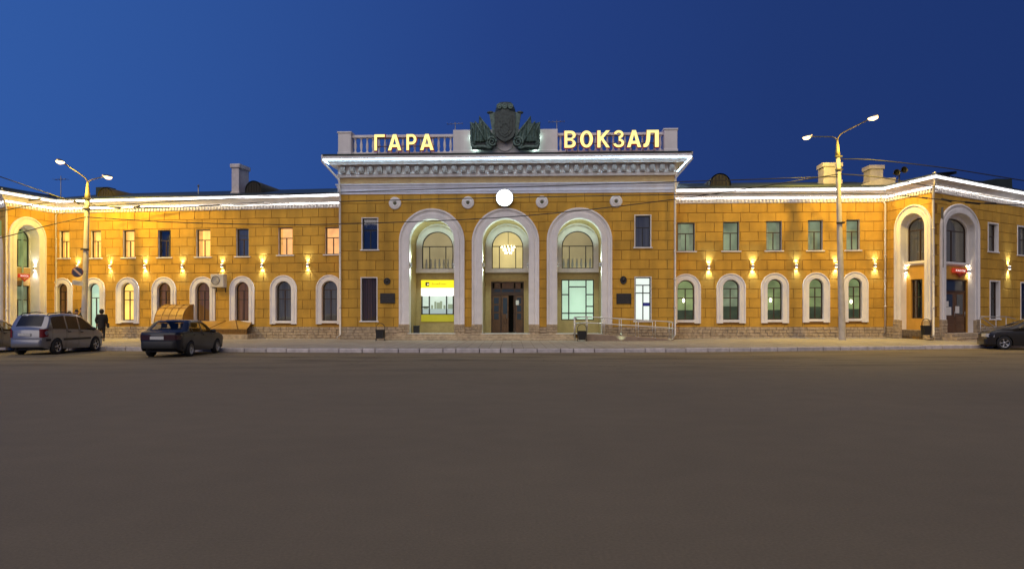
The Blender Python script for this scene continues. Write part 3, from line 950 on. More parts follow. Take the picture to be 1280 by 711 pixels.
# ------------------------------------------------------------------ CENTRAL HALL
C = Wall((425, 21.5), (843.5, 21.9))
HALL = thing('station_hall', 'tall brown yellow central station hall with three deep white arches and rooftop balustrade', 'building', TR(C.a.x, C.a.y, 0))
root = HALL
ND = 2.3
arch_px = [(512, 568), (603, 661), (696.5, 752)]
A = []
for x0, x1 in arch_px:
    u0, u1 = C.u(x0), C.u(x1); r = (u1 - u0) / 2
    o = Op(u0, u1, .51, 7.13, r, 20); o.dep = .01; A.append(o)
hw = [rect_op(C, 453, 472, 273, 312), rect_op(C, 794, 813, 269.5, 309), rect_op(C, 452, 471, 347.5, 401), rect_op(C, 794, 813.5, 346.5, 401)]
SW = .60
facade(root, C, 0, C.len, 0, 9.2, A + hw, [o.grow(SW - .06, 1) for o in A] + [q.grow(.05) for q in hw], .9, 8.6, .55, 1.05)
mb = MB(); mb.box(0, C.len, 0.002, .02, 9.16, 9.62); mb.box(0, C.len, .002, .05, 9.62, 10.6); mb.build('frieze', FRIEZE, root, C.M)
# side walls
for u in (0, C.len):
    mb = MB(); mb.box(u - .001 if u else 0, u + .0 if u else .001, .003, 9, 0, 10.6); mb.build('side_wall', OCHREP, root, C.M)
window(root, C, hw[0], style='T', back=DARKC, pane=GLASSB, frame=FRAMED, trim=.05)
window(root, C, hw[1], style='T', back=GREYC, pane=GLASSB, frame=FRAMED, trim=.05)
window(root, C, hw[2], style='G', back=UMBER, pane=GLASS, frame=FRAMED, trim=.05, bar=.025)
o_ = window(root, C, hw[3], style='R', back=COOLW, pane=GLASS, frame=FRAMED, trim=.04, bar=.06)
q = hw[3]; mb = MB(); H_ = q.z1 - q.z0
mb.box(q.u0 + .5 * (q.u1 - q.u0) + .03, q.u1 - .06, .14, .155, q.z0 + H_ * .34, q.z0 + H_ * .42)
mb.build('notice', mat('blue_sticker', (.03, .045, .35), .5), o_, C.M)
NICHE = mat('niche_paint', (.46, .345, .145), .8, var=.08, stain=.12)
SGREY = mat('threshold_stone', (.55, .56, .54), .6, var=.12)
for i, o in enumerate(A):
    surround(root, C, o, SW, 1.07, .15)
    # stone pier feet
    mb = MB()
    for sg in (-1, 1):
        u0, u1 = sorted((o.uc + sg * (o.rx - .006), o.uc + sg * (o.rx + SW + .02)))
        for k in range(4):
            h = (1.07 - .45) / 4
            mid = u0 + (u1 - u0) * (.42 if k % 2 else .6)
            for a, b in ((u0, mid), (mid, u1)):
                mb.bbox(a + .006, b - .006, -.2, -.002, .45 + k * h + .006, .45 + (k + 1) * h - .006, .018)
    q_ = mb.build('pier_stonework', STONE, root, C.M); q_['kind'] = 'stuff'
    # recess: white outer lining, painted inner lining, back wall, floor
    mb = MB(); reveal(mb, o, -.02, .42, False); mb.mi = 1; reveal(mb, o, .42, ND, False); mb.mi = 2
    mb.quad((o.u0, -.1, .512), (o.u1, -.1, .512), (o.u1, ND, .512), (o.u0, ND, .512))
    mb.build('recess', [WHITE, NICHE, SGREY], root, C.M)
    z1 = C.z(640, 289, ND); z0 = C.z(640, 336, ND); zs = C.z(640, 341, ND)
    inn = Op(o.uc - .955, o.uc + .955, z0, z1, .955)
    ops = [inn]
    xs = [(525, 566, 350, 402), (611.5, 652.5, 352, 417), (699, 739.5, 349.5, 400)][i]
    cu = o.uc
    wd = (xs[1] - xs[0]) / 20.6 / 2
    low = Op(cu - wd, cu + wd, C.z(640, xs[3], ND) if i != 1 else .515, C.z(640, xs[2], ND))
    ops.append(low)
    recess_back(root, C, o, ND, ops, zs, NICHE, WHITE)
    mb = MB(); mb.bbox(o.u0 + .004, o.u1 - .004, ND - .22, ND - .003, zs, z0 + .004, .02); mb.build('sill', WHITE, root, C.M)
    # raised inner archivolt
    mb = MB(); arch_sweep(mb, inn, z0 + .006, [(-.003, ND + .1), (-.003, ND - .05), (.30, ND - .05), (.30, ND - .002)]); mb.build('arch_surround', WHITE, root, C.M)
    wdw = window(root, C, inn, y=ND + .08, style='H', back=HALLY if i == 1 else HALLD, backdep=1.6, backgrow=1.0, sill=0, frame=FRAMED)
    if i != 1:
        m0 = MB(); m0.lathe((0, 0, 0), [(.02, 0), (.06, .02), (.035, .08), (.075, .3), (.03, .55), (.06, .62), (.02, .64)], 8)
        me = m0.mesh('baluster', FRAMEW)
        light('baluster_fill', 'POINT', C.pt(inn.uc, ND + .55, z1 + .1), 8, (1., .82, .5), .1, parent=wdw)  # unseen lamp added to brighten the balusters behind the glass
        for k in range(7): MB().build('baluster', None, wdw, C.M @ Matrix.Translation((inn.u0 + .14 + k * .27, ND + .9, z0 + .02)), me)
    LOW = low
    if i == 2:
        window(root, C, low, y=ND + .06, style='N', back=MINT, sill=0, frame=FRAMED, bar=.07)
    if i == 1:
        u0, u1, yy, zt = low.u0, low.u1, ND + .03, low.z1
        zd = C.z(640, 369, ND)
        mb = MB()
        mb.box(u0, u0 + .07, yy, yy + .12, .515, zt); mb.box(u1 - .07, u1, yy, yy + .12, .515, zt); mb.box(u0 + .07, u1 - .07, yy, yy + .12, zt - .07, zt)
        mb.box(u0 + .07, u1 - .07, yy + .002, yy + .118, zd, zd + .42)
        for a in (.30, .72): 
            x = u0 + (u1 - u0) * a; mb.box(x - .04, x + .04, yy + .004, yy + .116, .515, zd)
        df = mb.build('entrance_door', WOODD, root, C.M)
        # side lights
        for a, b in ((.035, .28), (.74, .965)):
            x0_, x1_ = u0 + (u1 - u0) * a, u0 + (u1 - u0) * b
            m2 = MB(); m2.bbox(x0_, x1_, yy + .05, yy + .08, .52, zd, .005)
            lf = m2.build('side_panel', WOOD, df, C.M)
            for c in range(4):
                m3 = MB(); za_ = 1.32 + c * .48
                m3.box(x0_ + .1, x1_ - .1, yy + .035, yy + .045, za_, za_ + .36); m3.build('pane', GLASSB_D, lf, C.M)
        for a, b in ((.1, .28), (.33, .69), (.74, .9)):
            m3 = MB(); m3.box(u0 + (u1 - u0) * a, u0 + (u1 - u0) * b, yy - .008, yy + .001, zd + .2, zd + .36); m3.build('pane', GLASSB_D, df, C.M)
            m3 = MB(); m3.box(u0 + (u1 - u0) * a, u0 + (u1 - u0) * b, yy + .04, yy + .06, zd + .43, zt - .07); m3.build('transom_panel', WOOD, df, C.M)
        door_leaf(df, C, u0 + (u1 - u0) * .32, u0 + (u1 - u0) * .53, yy + .04, .52, zd, [(.2, .8, .5, .93)])
        lf2 = u0 + (u1 - u0) * .70
        m3 = MB(); m3.box(lf2 - .03, lf2 + .03, yy + .1, yy + .62, .52, zd); m3.build('door_leaf', WOOD, df, C.M)
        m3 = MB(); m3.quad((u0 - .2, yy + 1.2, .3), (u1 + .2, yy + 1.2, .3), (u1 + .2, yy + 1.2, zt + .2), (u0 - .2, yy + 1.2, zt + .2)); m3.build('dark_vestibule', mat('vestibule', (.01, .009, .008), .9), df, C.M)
        m3 = MB(); x = u0 + (u1 - u0) * .80; m3.box(x - .09, x + .09, yy + .030, yy + .034, 2.2, 2.48); m3.build('notice', PAPER, df, C.M)
        # door trim
        m3 = MB(); m3.box(u0 - .06, u0 - .002, ND - .03, ND - .003, .515, zt + .05); m3.box(u1 + .002, u1 + .06, ND - .03, ND - .003, .515, zt + .05); m3.box(u0 - .06, u1 + .06, ND - .032, ND - .005, zt + .052, zt + .11)
        m3.build('trim', FRIEZE, df, C.M)
    if i == 0:
        # the lit yellow service window
        T_ = thing('service_window', 'lit yellow bank service window with white band and city poster in the arch', 'service window', C.M @ Matrix.Translation((low.uc, ND, low.z0)))
        Hh = low.z1 - low.z0; u0, u1 = low.u0, low.u1; yy = ND - .06
        zf = lambda f: low.z1 - Hh * f
        m2 = MB(); m2.bbox(u0, u1, yy, ND + .1, zf(.19), zf(0), .01); sg_ = m2.build('sign_panel', emit('yellow_sign_light', (1., .86, .02), 1.05, var=.04), T_, C.M)
        m2 = MB(); m2.bbox(u0, u1, yy + .003, ND + .1, zf(.375), zf(.193), .01); m2.build('light_panel', emit('white_sign_light', (1., 1., .93), 2.0), T_, C.M)
        m2 = MB(); m2.bbox(u0, u1, yy, ND + .1, zf(1), zf(.83), .01); m2.build('lower_panel', emit('yellow_lower_light', (.62, .55, .03), .42, var=.1), T_, C.M)
        m2 = MB(); m2.quad((u0, ND + .05, zf(.83)), (u1, ND + .05, zf(.83)), (u1, ND + .05, zf(.37)), (u0, ND + .05, zf(.37))); ps = m2.build('poster', emit('pale_poster', (.78, .92, .80), .62, var=.08), T_, C.M)
        PB = emit('poster_block', (.42, .50, .34), .42); PB2 = emit('poster_haze', (.55, .68, .66), .5)
        for a, b, h in ((.07, .2, .4), (.30, .36, .45), (.40, .46, .62), (.47, .57, .58), (.57, .64, .64), (.68, .74, .45), (.82, .97, .5)):
            m2 = MB(); m2.box(u0 + (u1 - u0) * a, u0 + (u1 - u0) * b, ND + .036, ND + .044, zf(.83), zf(.83) + h * Hh * .46 * 1.1)
            if .4 <= a < .6:
                pass
            m2.build('poster_tower', PB, ps, C.M)
        m2 = MB(); m2.box(u0, u1, ND + .026, ND + .032, zf(.83), zf(.69)); m2.build('poster_foreground', PB2, ps, C.M)
        m2 = MB(); m2.mi = 0
        for a in (.025, .25, .78, .985):
            x = u0 + (u1 - u0) * a; m2.box(x - .035, x + .035, yy + .01, ND + .02, zf(.83), zf(.375))
        m2.box(u0, u1, yy + .012, ND + .018, zf(.83) - .03, zf(.83) + .05)
        m2.box(u0, u0 + (u1 - u0) * .25, yy + .014, ND + .016, zf(.665), zf(.635)); m2.build('frame', FRAMED, T_, C.M)
        DM = mat('sign_mark', (.03, .025, .01), .6)
        m2 = MB(); zc = zf(.095); x = u0 + (u1 - u0) * .2
        m2.box(x - .13, x + .10, yy - .006, yy - .002, zc - .12, zc + .12); lg = m2.build('emblem_mark', DM, sg_, C.M)
        m2 = MB(); m2.lathe((x + .02, yy - .008, zc - .01), [(.0, 0), (.062, 0)], 14, 'y'); m2.build('emblem_disc', emit('logo_light', (1., .9, .5), .9), lg, C.M)
        GM = mat('sign_lettering', (.16, .12, .02), .6)
        m2 = MB(); xx = u0 + (u1 - u0) * .34
        for k, hh in enumerate((.13, .07, .07, .07, .09, .07, .16, .07, .07, .07, .08, .07)):
            m2.box(xx, xx + .022, yy - .006, yy - .002, zc - .05, zc - .05 + hh); m2.box(xx + .022, xx + .055, yy - .006, yy - .002, zc - .05 + hh * .7, zc - .05 + hh * .9); xx += .075
        m2.build('lettering', GM, sg_, C.M)

# white threshold and steps
for k, (px0, px1, out, z) in enumerate(((478, 722, 1.1, .27), (486, 718, .72, .39), (494, 716, .36, .508))):
    mb = MB(); mb.bbox(C.u(px0), C.u(px1), -out, .0, 0, z, .02); mb.build('step', STONE, root, C.M)
for o in A:
    mb = MB(); mb.bbox(o.u0 - .08, o.u1 + .08, -.25, -.003, .5, .545, .01); mb.build('threshold', SGREY, root, C.M)
runs = []; cu = 0
for o in A: runs.append((cu, o.u0 - SW)); cu = o.u1 + SW
runs.append((cu, C.len))
plinth(root, C, runs, .05, .9)
# architrave, cornice
sideL = Vector((C.a.x, C.a.y)) + C.n * 6; sideR = xy(C, C.len) + C.n * 6
path = [sideL, C.a.copy(), xy(C, C.len), sideR]
mb = MB(); sweep(mb, path, [(0, 8.58), (.07, 8.58), (.07, 8.70), (.11, 8.72), (.11, 8.92), (.15, 8.95), (.15, 9.04), (.22, 9.1), (.22, 9.16), (0, 9.18)]); mb.build('architrave', LEDWHITE, root, Matrix())
mb = MB(); sweep(mb, path, [(0, 9.56), (.10, 9.56), (.13, 9.62), (.13, 9.71), (.17, 9.71), (.17, 9.73), (.09, 9.735), (.09, 10.22), (.5, 10.23), (.52, 10.27), (.6, 10.34), (.72, 10.47), (.80, 10.48), (.80, 10.66), (0, 10.74)])
mb.build('cornice', WHITE, root, Matrix())
mb = MB(); sweep(mb, path, [(.785, 10.462), (.79, 10.445), (.808, 10.45), (.81, 10.478), (.785, 10.476)]); mb.build('led_strip', LEDH, root, Matrix())
BRK = mat('bracket_stucco', (.36, .33, .30), .8, var=.1)
m0 = MB(); m0.prism([(-.15, .06), (-.15, .40), (-.10, .46), (.10, .46), (.15, .40), (.15, .06), (.1, .02), (-.1, .02)], -.22, 0)
m0.prism([(-.09, .1), (-.09, .37), (-.06, .40), (.06, .40), (.09, .37), (.09, .1)], -.26, -.22)
me = m0.mesh('bracket', BRK)
nbk = 36
for k in range(nbk):
    MB().build('bracket', None, root, C.M @ Matrix.Translation((.22 + k * (C.len - .44) / (nbk - 1), -.091, 9.735)), me)
mb = MB(); sweep(mb, path, [(.83, 10.67), (.84, 10.76), (-.6, 11.0), (-.6, 10.8), (.5, 10.7)]); rf = mb.build('roof', ROOF, root, Matrix())
mb = MB(); mb.box(.3, C.len - .3, .4, 9, 10.72, 10.9); mb.build('roof_deck', ROOF, root, C.M)

# rosettes
m0 = MB(); m0.lathe((0, 0, 0), [(.36, 0), (.36, -.05), (.30, -.09), (.24, -.06), (.22, -.06), (.18, -.1), (.13, -.1), (.11, -.05), (.0, -.05)], 24, 'y')
me = m0.mesh('rosette', WHITE)
m1 = MB(); m1.lathe((0, 0, 0), [(.10, -.055), (.07, -.08), (0, -.085)], 12, 'y'); me1 = m1.mesh('rosette_eye', mat('rosette_eye', (.12, .13, .08), .8))
for px, y in ((494, 254.4), (585, 253.6), (677.5, 252.8), (770, 252)):
    u, z = C.uz(px, y); r_ = MB().build('rosette', None, root, C.M @ Matrix.Translation((u, -.032, z)), me)
    MB().build('rosette_eye', None, r_, C.M @ Matrix.Translation((u, -.032, z)), me1)

# balustrade
by = .25
def bz(px, y): return C.uz(px, y, by)
zt_, zb_ = 12.12, 10.92
mb = MB()
for px0, px1 in ((424.5, 440.5), (829, 845.5)):
    u0, u1 = C.u(px0, by), C.u(px1, by); mb = MB()
    mb.bbox(u0, u1, by - .35, by + .4, zb_ - .1, zt_ + .0, .02); mb.bbox(u0 - .04, u1 + .04, by - .39, by + .44, zt_ + .002, zt_ + .1, .02); mb.bbox(u0 - .03, u1 + .03, by - .38, by + .43, zb_ - .11, zb_ + .12, .02)
    mb.build('pedestal', WHITE, root, C.M)
u0, u1 = C.u(567, by), C.u(697, by)
mb = MB(); mb.bbox(u0, u1, by - .3, by + .5, zb_ - .15, zt_ + .14, .02); mb.bbox(u0 - .03, u1 + .03, by - .33, by + .52, zb_ - .16, zb_ + .14, .015); mb.build('parapet', WHITE, root, C.M)
# pendant relief below the emblem
uc = C.u(631.5, by)
mb = MB(); mb.prism([(uc - .55, 11.62), (uc - .42, 11.2), (uc - .22, 11.03), (uc, 10.98), (uc + .22, 11.03), (uc + .42, 11.2), (uc + .55, 11.62)], by - .42, by - .301); mb.build('pendant_relief', WHITE, root, C.M)
m0 = MB(); m0.lathe((0, 0, 0), [(.085, 0), (.085, .07), (.05, .1), (.045, .16), (.085, .36), (.075, .5), (.045, .72), (.045, .76), (.08, .8), (.08, .86)], 10)
me = m0.mesh('baluster', WHITE)
for pa, pb, n in ((440.5, 567, 17), (697, 829, 18)):
    a, b = C.u(pa, by), C.u(pb, by)
    mb = MB(); mb.bbox(a, b, by - .13, by + .17, zb_ - .06, zb_ + .12, .01); mb.build('balustrade_base', WHITE, root, C.M)
    mb = MB(); mb.bbox(a, b, by - .12, by + .16, zb_ + .98, zb_ + 1.14, .015); mb.build('handrail', WHITE, root, C.M)
    for k in range(n):
        MB().build('baluster', None, root, C.M @ Matrix.Translation((a + (k + .5) * (b - a) / n, by + .02, zb_ + .12)), me)

# downpipes with hoppers at the cornice ends
for u, sg in ((.05, -1), (C.len - .02, 1)):
    downpipe(root, [C.pt(u + sg * .86, -.8, 10.72), C.pt(u + sg * .86, -.8, 10.36), C.pt(u + sg * .05, -.30, 9.42), C.pt(u, -.30, 9.2), C.pt(u, -.2, 8.4), C.pt(u, -.16, .45), C.pt(u - .12, -.35, .3)], .06)

# ------------------------------------------------------------------ things on the hall
# clock
u, z = C.uz(631, 248.2)
T_ = thing('wall_clock', 'round glowing white clock above the middle arch', 'clock', C.M @ Matrix.Translation((u, -.25, z)))
Fc = WM[T_.name]
mb = MB(); mb.lathe((0, 0, 0), [(.0, -.05), (.47, -.05)], 40, 'y'); fc = mb.build('dial', emit('clock_light', (.90, 1.0, .97), 5.0), T_, Fc)
mb = MB(); mb.lathe((0, 0, 0), [(.47, -.045), (.5, -.06), (.52, -.03), (.52, .24)], 40, 'y'); mb.build('rim', METAL, T_, Fc)
HM = mat('clock_hand', (.30, .33, .33), .5)
for a, L, wd in ((math.radians(62), .2, .018), (math.radians(200), .3, .012)):
    mb = MB(); dx, dz = math.sin(a), math.cos(a)
    mb.prism([(-dz * wd, dx * wd), (dx * L - dz * wd * .5, dz * L + dx * wd * .5), (dx * L + dz * wd * .5, dz * L - dx * wd * .5), (dz * wd, -dx * wd)], -.062, -.054); mb.build('clock_hand', HM, fc, Fc)

# letters
def glyph_mesh(ch, extrude, offset, name, mats):
    cu = bpy.data.curves.new('glyph', 'FONT'); cu.body = ch; cu.extrude = extrude; cu.offset = offset; cu.resolution_u = 4
    ob_ = bpy.data.objects.new('glyph', cu); COL.objects.link(ob_)
    dg = bpy.context.evaluated_depsgraph_get(); dg.update()
    me = bpy.data.meshes.new_from_object(ob_.evaluated_get(dg), depsgraph=dg)
    COL.objects.unlink(ob_); bpy.data.objects.remove(ob_)
    me.name = name
    me.materials.clear()
    for m in mats: me.materials.append(m)
    for p in me.polygons: p.material_index = 0 if (abs(p.normal.z) > .9 or len(mats) == 1) else 1
    return me
def letter(ch, M_, x0, x1, z0, z1, y, dep, mats, parent, offset=.035, name='letter'):
    me = glyph_mesh(ch, .5, offset, name, mats)
    vs = [v.co.copy() for v in me.vertices]
    ax, bx = min(v.x for v in vs), max(v.x for v in vs); ay, by_ = min(v.y for v in vs), max(v.y for v in vs)
    for v in me.vertices:
        c = v.co
        v.co = (x0 + (c.x - ax) / (bx - ax) * (x1 - x0), y - dep * (c.z + .5), z0 + (c.y - ay) / (by_ - ay) * (z1 - z0))
    me.update()
    o = bpy.data.objects.new(name, me); COL.objects.link(o); place(o, parent, M_)
    return o
def strip(a, b): return [(a[i], b[i], b[i + 1], a[i + 1]) for i in range(len(a) - 1)]
def bowl(z0, z1, s0, s1, t, n=10):
    # a band from the stem round to the stem: outer and inner outline
    zc = (z0 + z1) / 2; o = [(t, z1)]; i = [(t, z1 - s1)]
    for k in range(n + 1):
        a = PI / 2 - PI * k / n
        o.append((.55 + .45 * math.cos(a), zc + (z1 - z0) / 2 * math.sin(a)))
        zi = (z0 + s0 + z1 - s1) / 2; i.append((.55 + .19 * math.cos(a), zi + (z1 - z0 - s0 - s1) / 2 * math.sin(a)))
    return strip(o + [(t, z0)], i + [(t, z0 + s0)])
def arc(cx, cz, rx, rz, ix, iz, a0, a1, n=14):
    A_ = [math.radians(a0 + (a1 - a0) * k / n) for k in range(n + 1)]
    return strip([(cx + rx * math.cos(a), cz + rz * math.sin(a)) for a in A_], [(cx + ix * math.cos(a), cz + iz * math.sin(a)) for a in A_])
def glyph(ch, e=0.):
    t, s = .25 + e, .16 + e * .8
    R = lambda a, b, c, d: [(a, b), (c, b), (c, d), (a, d)]
    stem = [R(0, 0, t, 1)]
    if ch == 'Г': return stem + [R(t, 1 - s, 1, 1)]
    if ch == 'А':
        l = [(0, 0), (.24 + e, 0), (.31 + e * .5, .20 - e), (.375, .37 + e), (.5, .76 - e), (.5, 1), (.37, 1)]
        return [l[:4] + [(.37, 1)] if False else l, [(1 - x, z) for x, z in l][::-1], [(l[2]), (1 - l[2][0], l[2][1]), (1 - l[3][0], l[3][1]), l[3]]]
    if ch == 'Р': return stem + bowl(.36, 1, s, s, t)
    if ch == 'В': return stem + bowl(.50, 1, s / 2, s, t) + bowl(0, .50, s, s / 2, t)
    if ch == 'О': return arc(.5, .5, .5, .5, .25 - e, .5 - s, 0, 360, 28)
    if ch == 'К': return stem + [[(t, .36), (.33, .435), (.47, .555), (1, 1), (.70, 1), (t, .62)], [(.33, .435), (.72, 0), (1, 0), (.47, .555)]]
    if ch == 'З': return arc(.47, .76, .46, .24, .22 - e, .24 - s * .85, 170, -90) + arc(.47, .26, .53, .26, .28 - e, .26 - s * .85, 90, -170)
    if ch == 'Л':
        return strip([(.22, 1), (.21, 1 - s), (.19, .45), (.12, .22), (0, .17), (0, .0)], [(.46, 1), (.45, 1 - s), (.43, .42), (.35, .14), (.22, .02), (.1, 0)]) + [R(.451, 1 - s, 1 - t, 1), R(1 - t, 0, 1, 1)]
def stroke_letter(ch, M_, x0, x1, z0, z1, y, dep, mats, parent, name='letter', e=0.):
    mb = MB()
    for p in glyph(ch, e):
        q = [(x0 + a * (x1 - x0), z0 + b * (z1 - z0)) for a, b in p]; n = len(q)
        mb.mi = 0; mb.add([(a, y - dep, b) for a, b in q], [tuple(range(n))])
        mb.mi = 1
        for i in range(n):
            j = (i + 1) % n; mb.quad((q[i][0], y - dep, q[i][1]), (q[j][0], y - dep, q[j][1]), (q[j][0], y, q[j][1]), (q[i][0], y, q[i][1]))
    return mb.build(name, mats, parent, M_)
LETF = emit('letter_face_light', (1.0, .83, .27), 1.35)
LETS = mat('letter_side', (.10, .006, .02), .6)
RIM = emit('letter_rim_light', (.55, .02, .04), .35)
ly = -.42
for txt, boxes, y0, y1, lab in (('ГАРА', ((468.5, 481.5), (485.5, 502), (508.5, 521), (525.5, 542.5)), 168.6, 188.6, 'four letter yellow lit rooftop sign reading ГАРА'),
                                ('ВОКЗАЛ', ((705.5, 719.5), (725, 741), (746.5, 762), (767, 780), (783.5, 801), (804, 823)), 163.8, 185.0, 'six letter yellow lit rooftop sign reading ВОКЗАЛ')):
    xm = (boxes[0][0] + boxes[-1][1]) / 2
    um, zm = C.uz(xm, y1, ly)
    T_ = thing('rooftop_sign', lab, 'sign', C.M @ Matrix.Translation((um, ly, 10.9)))
    for ch, (a, b) in zip(txt, boxes):
        yo = (a - 640) / 180 * -1.2 * .5 if txt == 'ВОКЗАЛ' else 0
        ua, ub = C.u(a, ly), C.u(b, ly); z0, z1 = C.z(xm, y1, ly), C.z(xm, y0, ly)
        L_ = stroke_letter(ch, C.M, ua, ub, z0, z1, ly, .12, [LETF, LETS], T_)
        g_ = .035
        stroke_letter(ch, C.M, ua - g_, ub + g_, z0 - g_, z1 + g_, ly + .05, .04, [RIM, RIM], L_, 'rim', .03)
    # supports
    ua, ub = C.u(boxes[0][0], ly), C.u(boxes[-1][1], ly); zz = C.z(xm, y1, ly)
    mb = MB(); mb.box(ua - .05, ub + .05, ly + .06, ly + .1, zz + .25, zz + .29); mb.box(ua - .05, ub + .05, ly + .06, ly + .1, zz + .7, zz + .74)
    k = ua + .1
    while k < ub: mb.box(k, k + .035, ly + .1, ly + .13, 10.84, zz + .8); mb.box(k, k + .035, ly + .1, by - .1, zz + .3, zz + .33); k += .62
    mb.build('support_frame', mat('rusty_frame', (.10, .06, .05), .7), T_, C.M)

# emblem on the parapet
ey = -.42
E = lambda px, y: C.uz(px, y, ey)
u0, z0 = E(631.5, 187)
T_ = thing('emblem_sculpture', 'dark green bronze coat of arms with banners and scrolls on the roof parapet', 'sculpture', C.M @ Matrix.Translation((u0, ey, z0)))
def outl(pts): return [E(*p) for p in pts]
mb = MB()
body = outl([(619, 142), (618.5, 166), (621, 172), (626, 176), (631.5, 178.5), (637, 176), (642, 172), (644.5, 166), (644, 142), (641, 141), (622, 141)])
mb.prism(body, ey - .28, ey + .12)
ct = mb.build('cartouche', BRONZE, T_, C.M)
mb = MB()   # domed crown with a ribbed front
rows = []
for k in range(9):
    f = k / 8; y_ = 142.5 - 14.5 * f
    hw_ = 13.0 * (1 - .42 * f ** 2.2); d_ = .34 * (1 - .5 * f ** 2)
    rows.append([(E(631.5 + hw_ * math.sin(PI * (j / 10 - .5)), y_)[0], ey - d_ * math.cos(PI * (j / 10 - .5)) + .08, E(631.5, y_)[1]) for j in range(11)])
mb.grid(rows, True); mb.add(rows[-1], [tuple(range(11))])
mb.build('crown', BRONZE, T_, C.M)
for dx in (-7, 0, 7):
    mb = MB(); u, z = E(631.5 + dx, 134.5); mb.lathe((u, ey - .26, z), [(.17, .02), (.17, -.03), (.12, -.06), (.10, -.02), (.05, -.06), (0, -.07)], 12, 'y'); mb.build('rosette', PATINA, ct, C.M)
mb = MB(); mb.prism(outl([(622.5, 145), (622.5, 165), (626, 170.5), (631.5, 173.5), (637, 170.5), (640.5, 165), (640.5, 145), (636, 146.5), (631.5, 144), (627, 146.5)]), ey - .33, ey - .27)
mb.prism(outl([(625, 149), (626, 152), (629, 152), (633, 149), (637, 147.5), (638, 151), (636.5, 156), (637.5, 161), (635.5, 161), (634, 157), (629, 157), (627.5, 161), (625.5, 161), (626.5, 155)]), ey - .37, ey - .32)
mb.prism(outl([(626, 163), (637, 163), (635, 168), (631.5, 170.5), (628, 168)]), ey - .37, ey - .32)
mb.build('shield', BRONZE, ct, C.M)
for sg in (-1, 1):
    X = lambda px: 631.5 + sg * (631.5 - px)
    # flanking strip
    mb = MB(); mb.prism(outl([(X(611.5), 142), (X(618.5), 141), (X(619), 170), (X(617), 174)]), ey - .16, ey + .1); mb.build('flank_panel', PATINA, T_, C.M)
    mb = MB(); u, z = E(X(613), 141.5); mb.ell((u, ey - .08, z), .2, .14, .09); mb.build('capital', BRONZE, T_, C.M)
    # banners: folded sheets fanning out
    for (tx, ty, tx1, ty1, bx0, by0, bx1, by1, dy) in ((599.5, 146, 612.5, 161, 596, 177, 618, 175, -.12), (587.8, 153, 597.5, 155, 588, 177, 599, 179, -.04), (594, 152.5, 604, 160, 592, 178, 606, 178, -.2)):
        mb = MB(); rows = []
        n = 18
        for k in range(n + 1):
            f = k / n
            tu, tz = E(X(tx + (tx1 - tx) * f), ty + (ty1 - ty) * f); bu, bz_ = E(X(bx0 + (bx1 - bx0) * f), by0 + (by1 - by0) * f)
            fold = .065 * math.sin(f * PI * 7)
            rows.append([(tu, ey + dy + fold * .4, tz), ((tu + bu) / 2, ey + dy - .06 + fold, (tz + bz_) / 2), (bu, ey + dy - .1 + fold, bz_), (bu, ey + .12, bz_), (tu, ey + .12, tz)])
        mb.grid(rows); mb.add(rows[0], [(0, 1, 2, 3, 4)]); mb.add(rows[-1], [(4, 3, 2, 1, 0)])
        mb.build('banner', PATINA, T_, C.M)
        u_, z_ = E(X(tx), ty); b_, c_ = E(X(bx1 + 2), by1)
        mb = MB(); mb.tube([(u_, ey + dy - .05, z_ - .02), (b_, ey + dy - .14, c_)], .035, 6); mb.build('banner_pole', PATINA, T_, C.M)
    # scroll
    mb = MB(); pts = []; u_, z_ = E(X(615.5), 178.5)
    for k in range(40):
        a = k / 39 * 4.2 * PI; r_ = .34 * (1 - k / 44)
        pts.append((u_ + sg * -1 * -r_ * math.sin(a) * (1), ey - .2 - .001 * k, z_ - r_ * math.cos(a)))
    tail = [(*E(X(589.5), 181),), (*E(X(592), 185),), (*E(X(598), 184.5),), (*E(X(605), 184),), (*E(X(611), 186),)]
    tp = [(a, ey - .18, b) for a, b in tail]
    mb.tube(tp + pts, [.06, .1, .1, .09, .09] + [.085 - .0015 * k for k in range(40)], 8)
    mb.build('scroll', PATINA, T_, C.M)
    mb = MB(); u2, z2 = E(X(591.5), 180.5); pts = [(u2 + .15 * (1 - k / 22) * math.sin(k / 20 * 3 * PI), ey - .2, z2 + .15 * (1 - k / 22) * math.cos(k / 20 * 3 * PI)) for k in range(21)]
    mb.tube(pts, .05, 7); mb.build('scroll_end', PATINA, T_, C.M)
    mb = MB(); mb.prism(outl([(X(588), 178), (X(590), 186.5), (X(600), 187), (X(615), 187.3), (X(621), 182), (X(620), 172), (X(600), 175)]), ey - .12, ey + .15); mb.build('scroll_back', BRONZE, T_, C.M)
# cool light from behind the emblem
for px, y in ((594, 184), (631, 184), (669, 184), (591, 170), (672, 169)):
    u, z = C.uz(px, y, -.2); light('emblem_backlight', 'POINT', C.pt(u, -.14, z - .08), 4.5, (.72, 1., .9), .03, parent=T_)

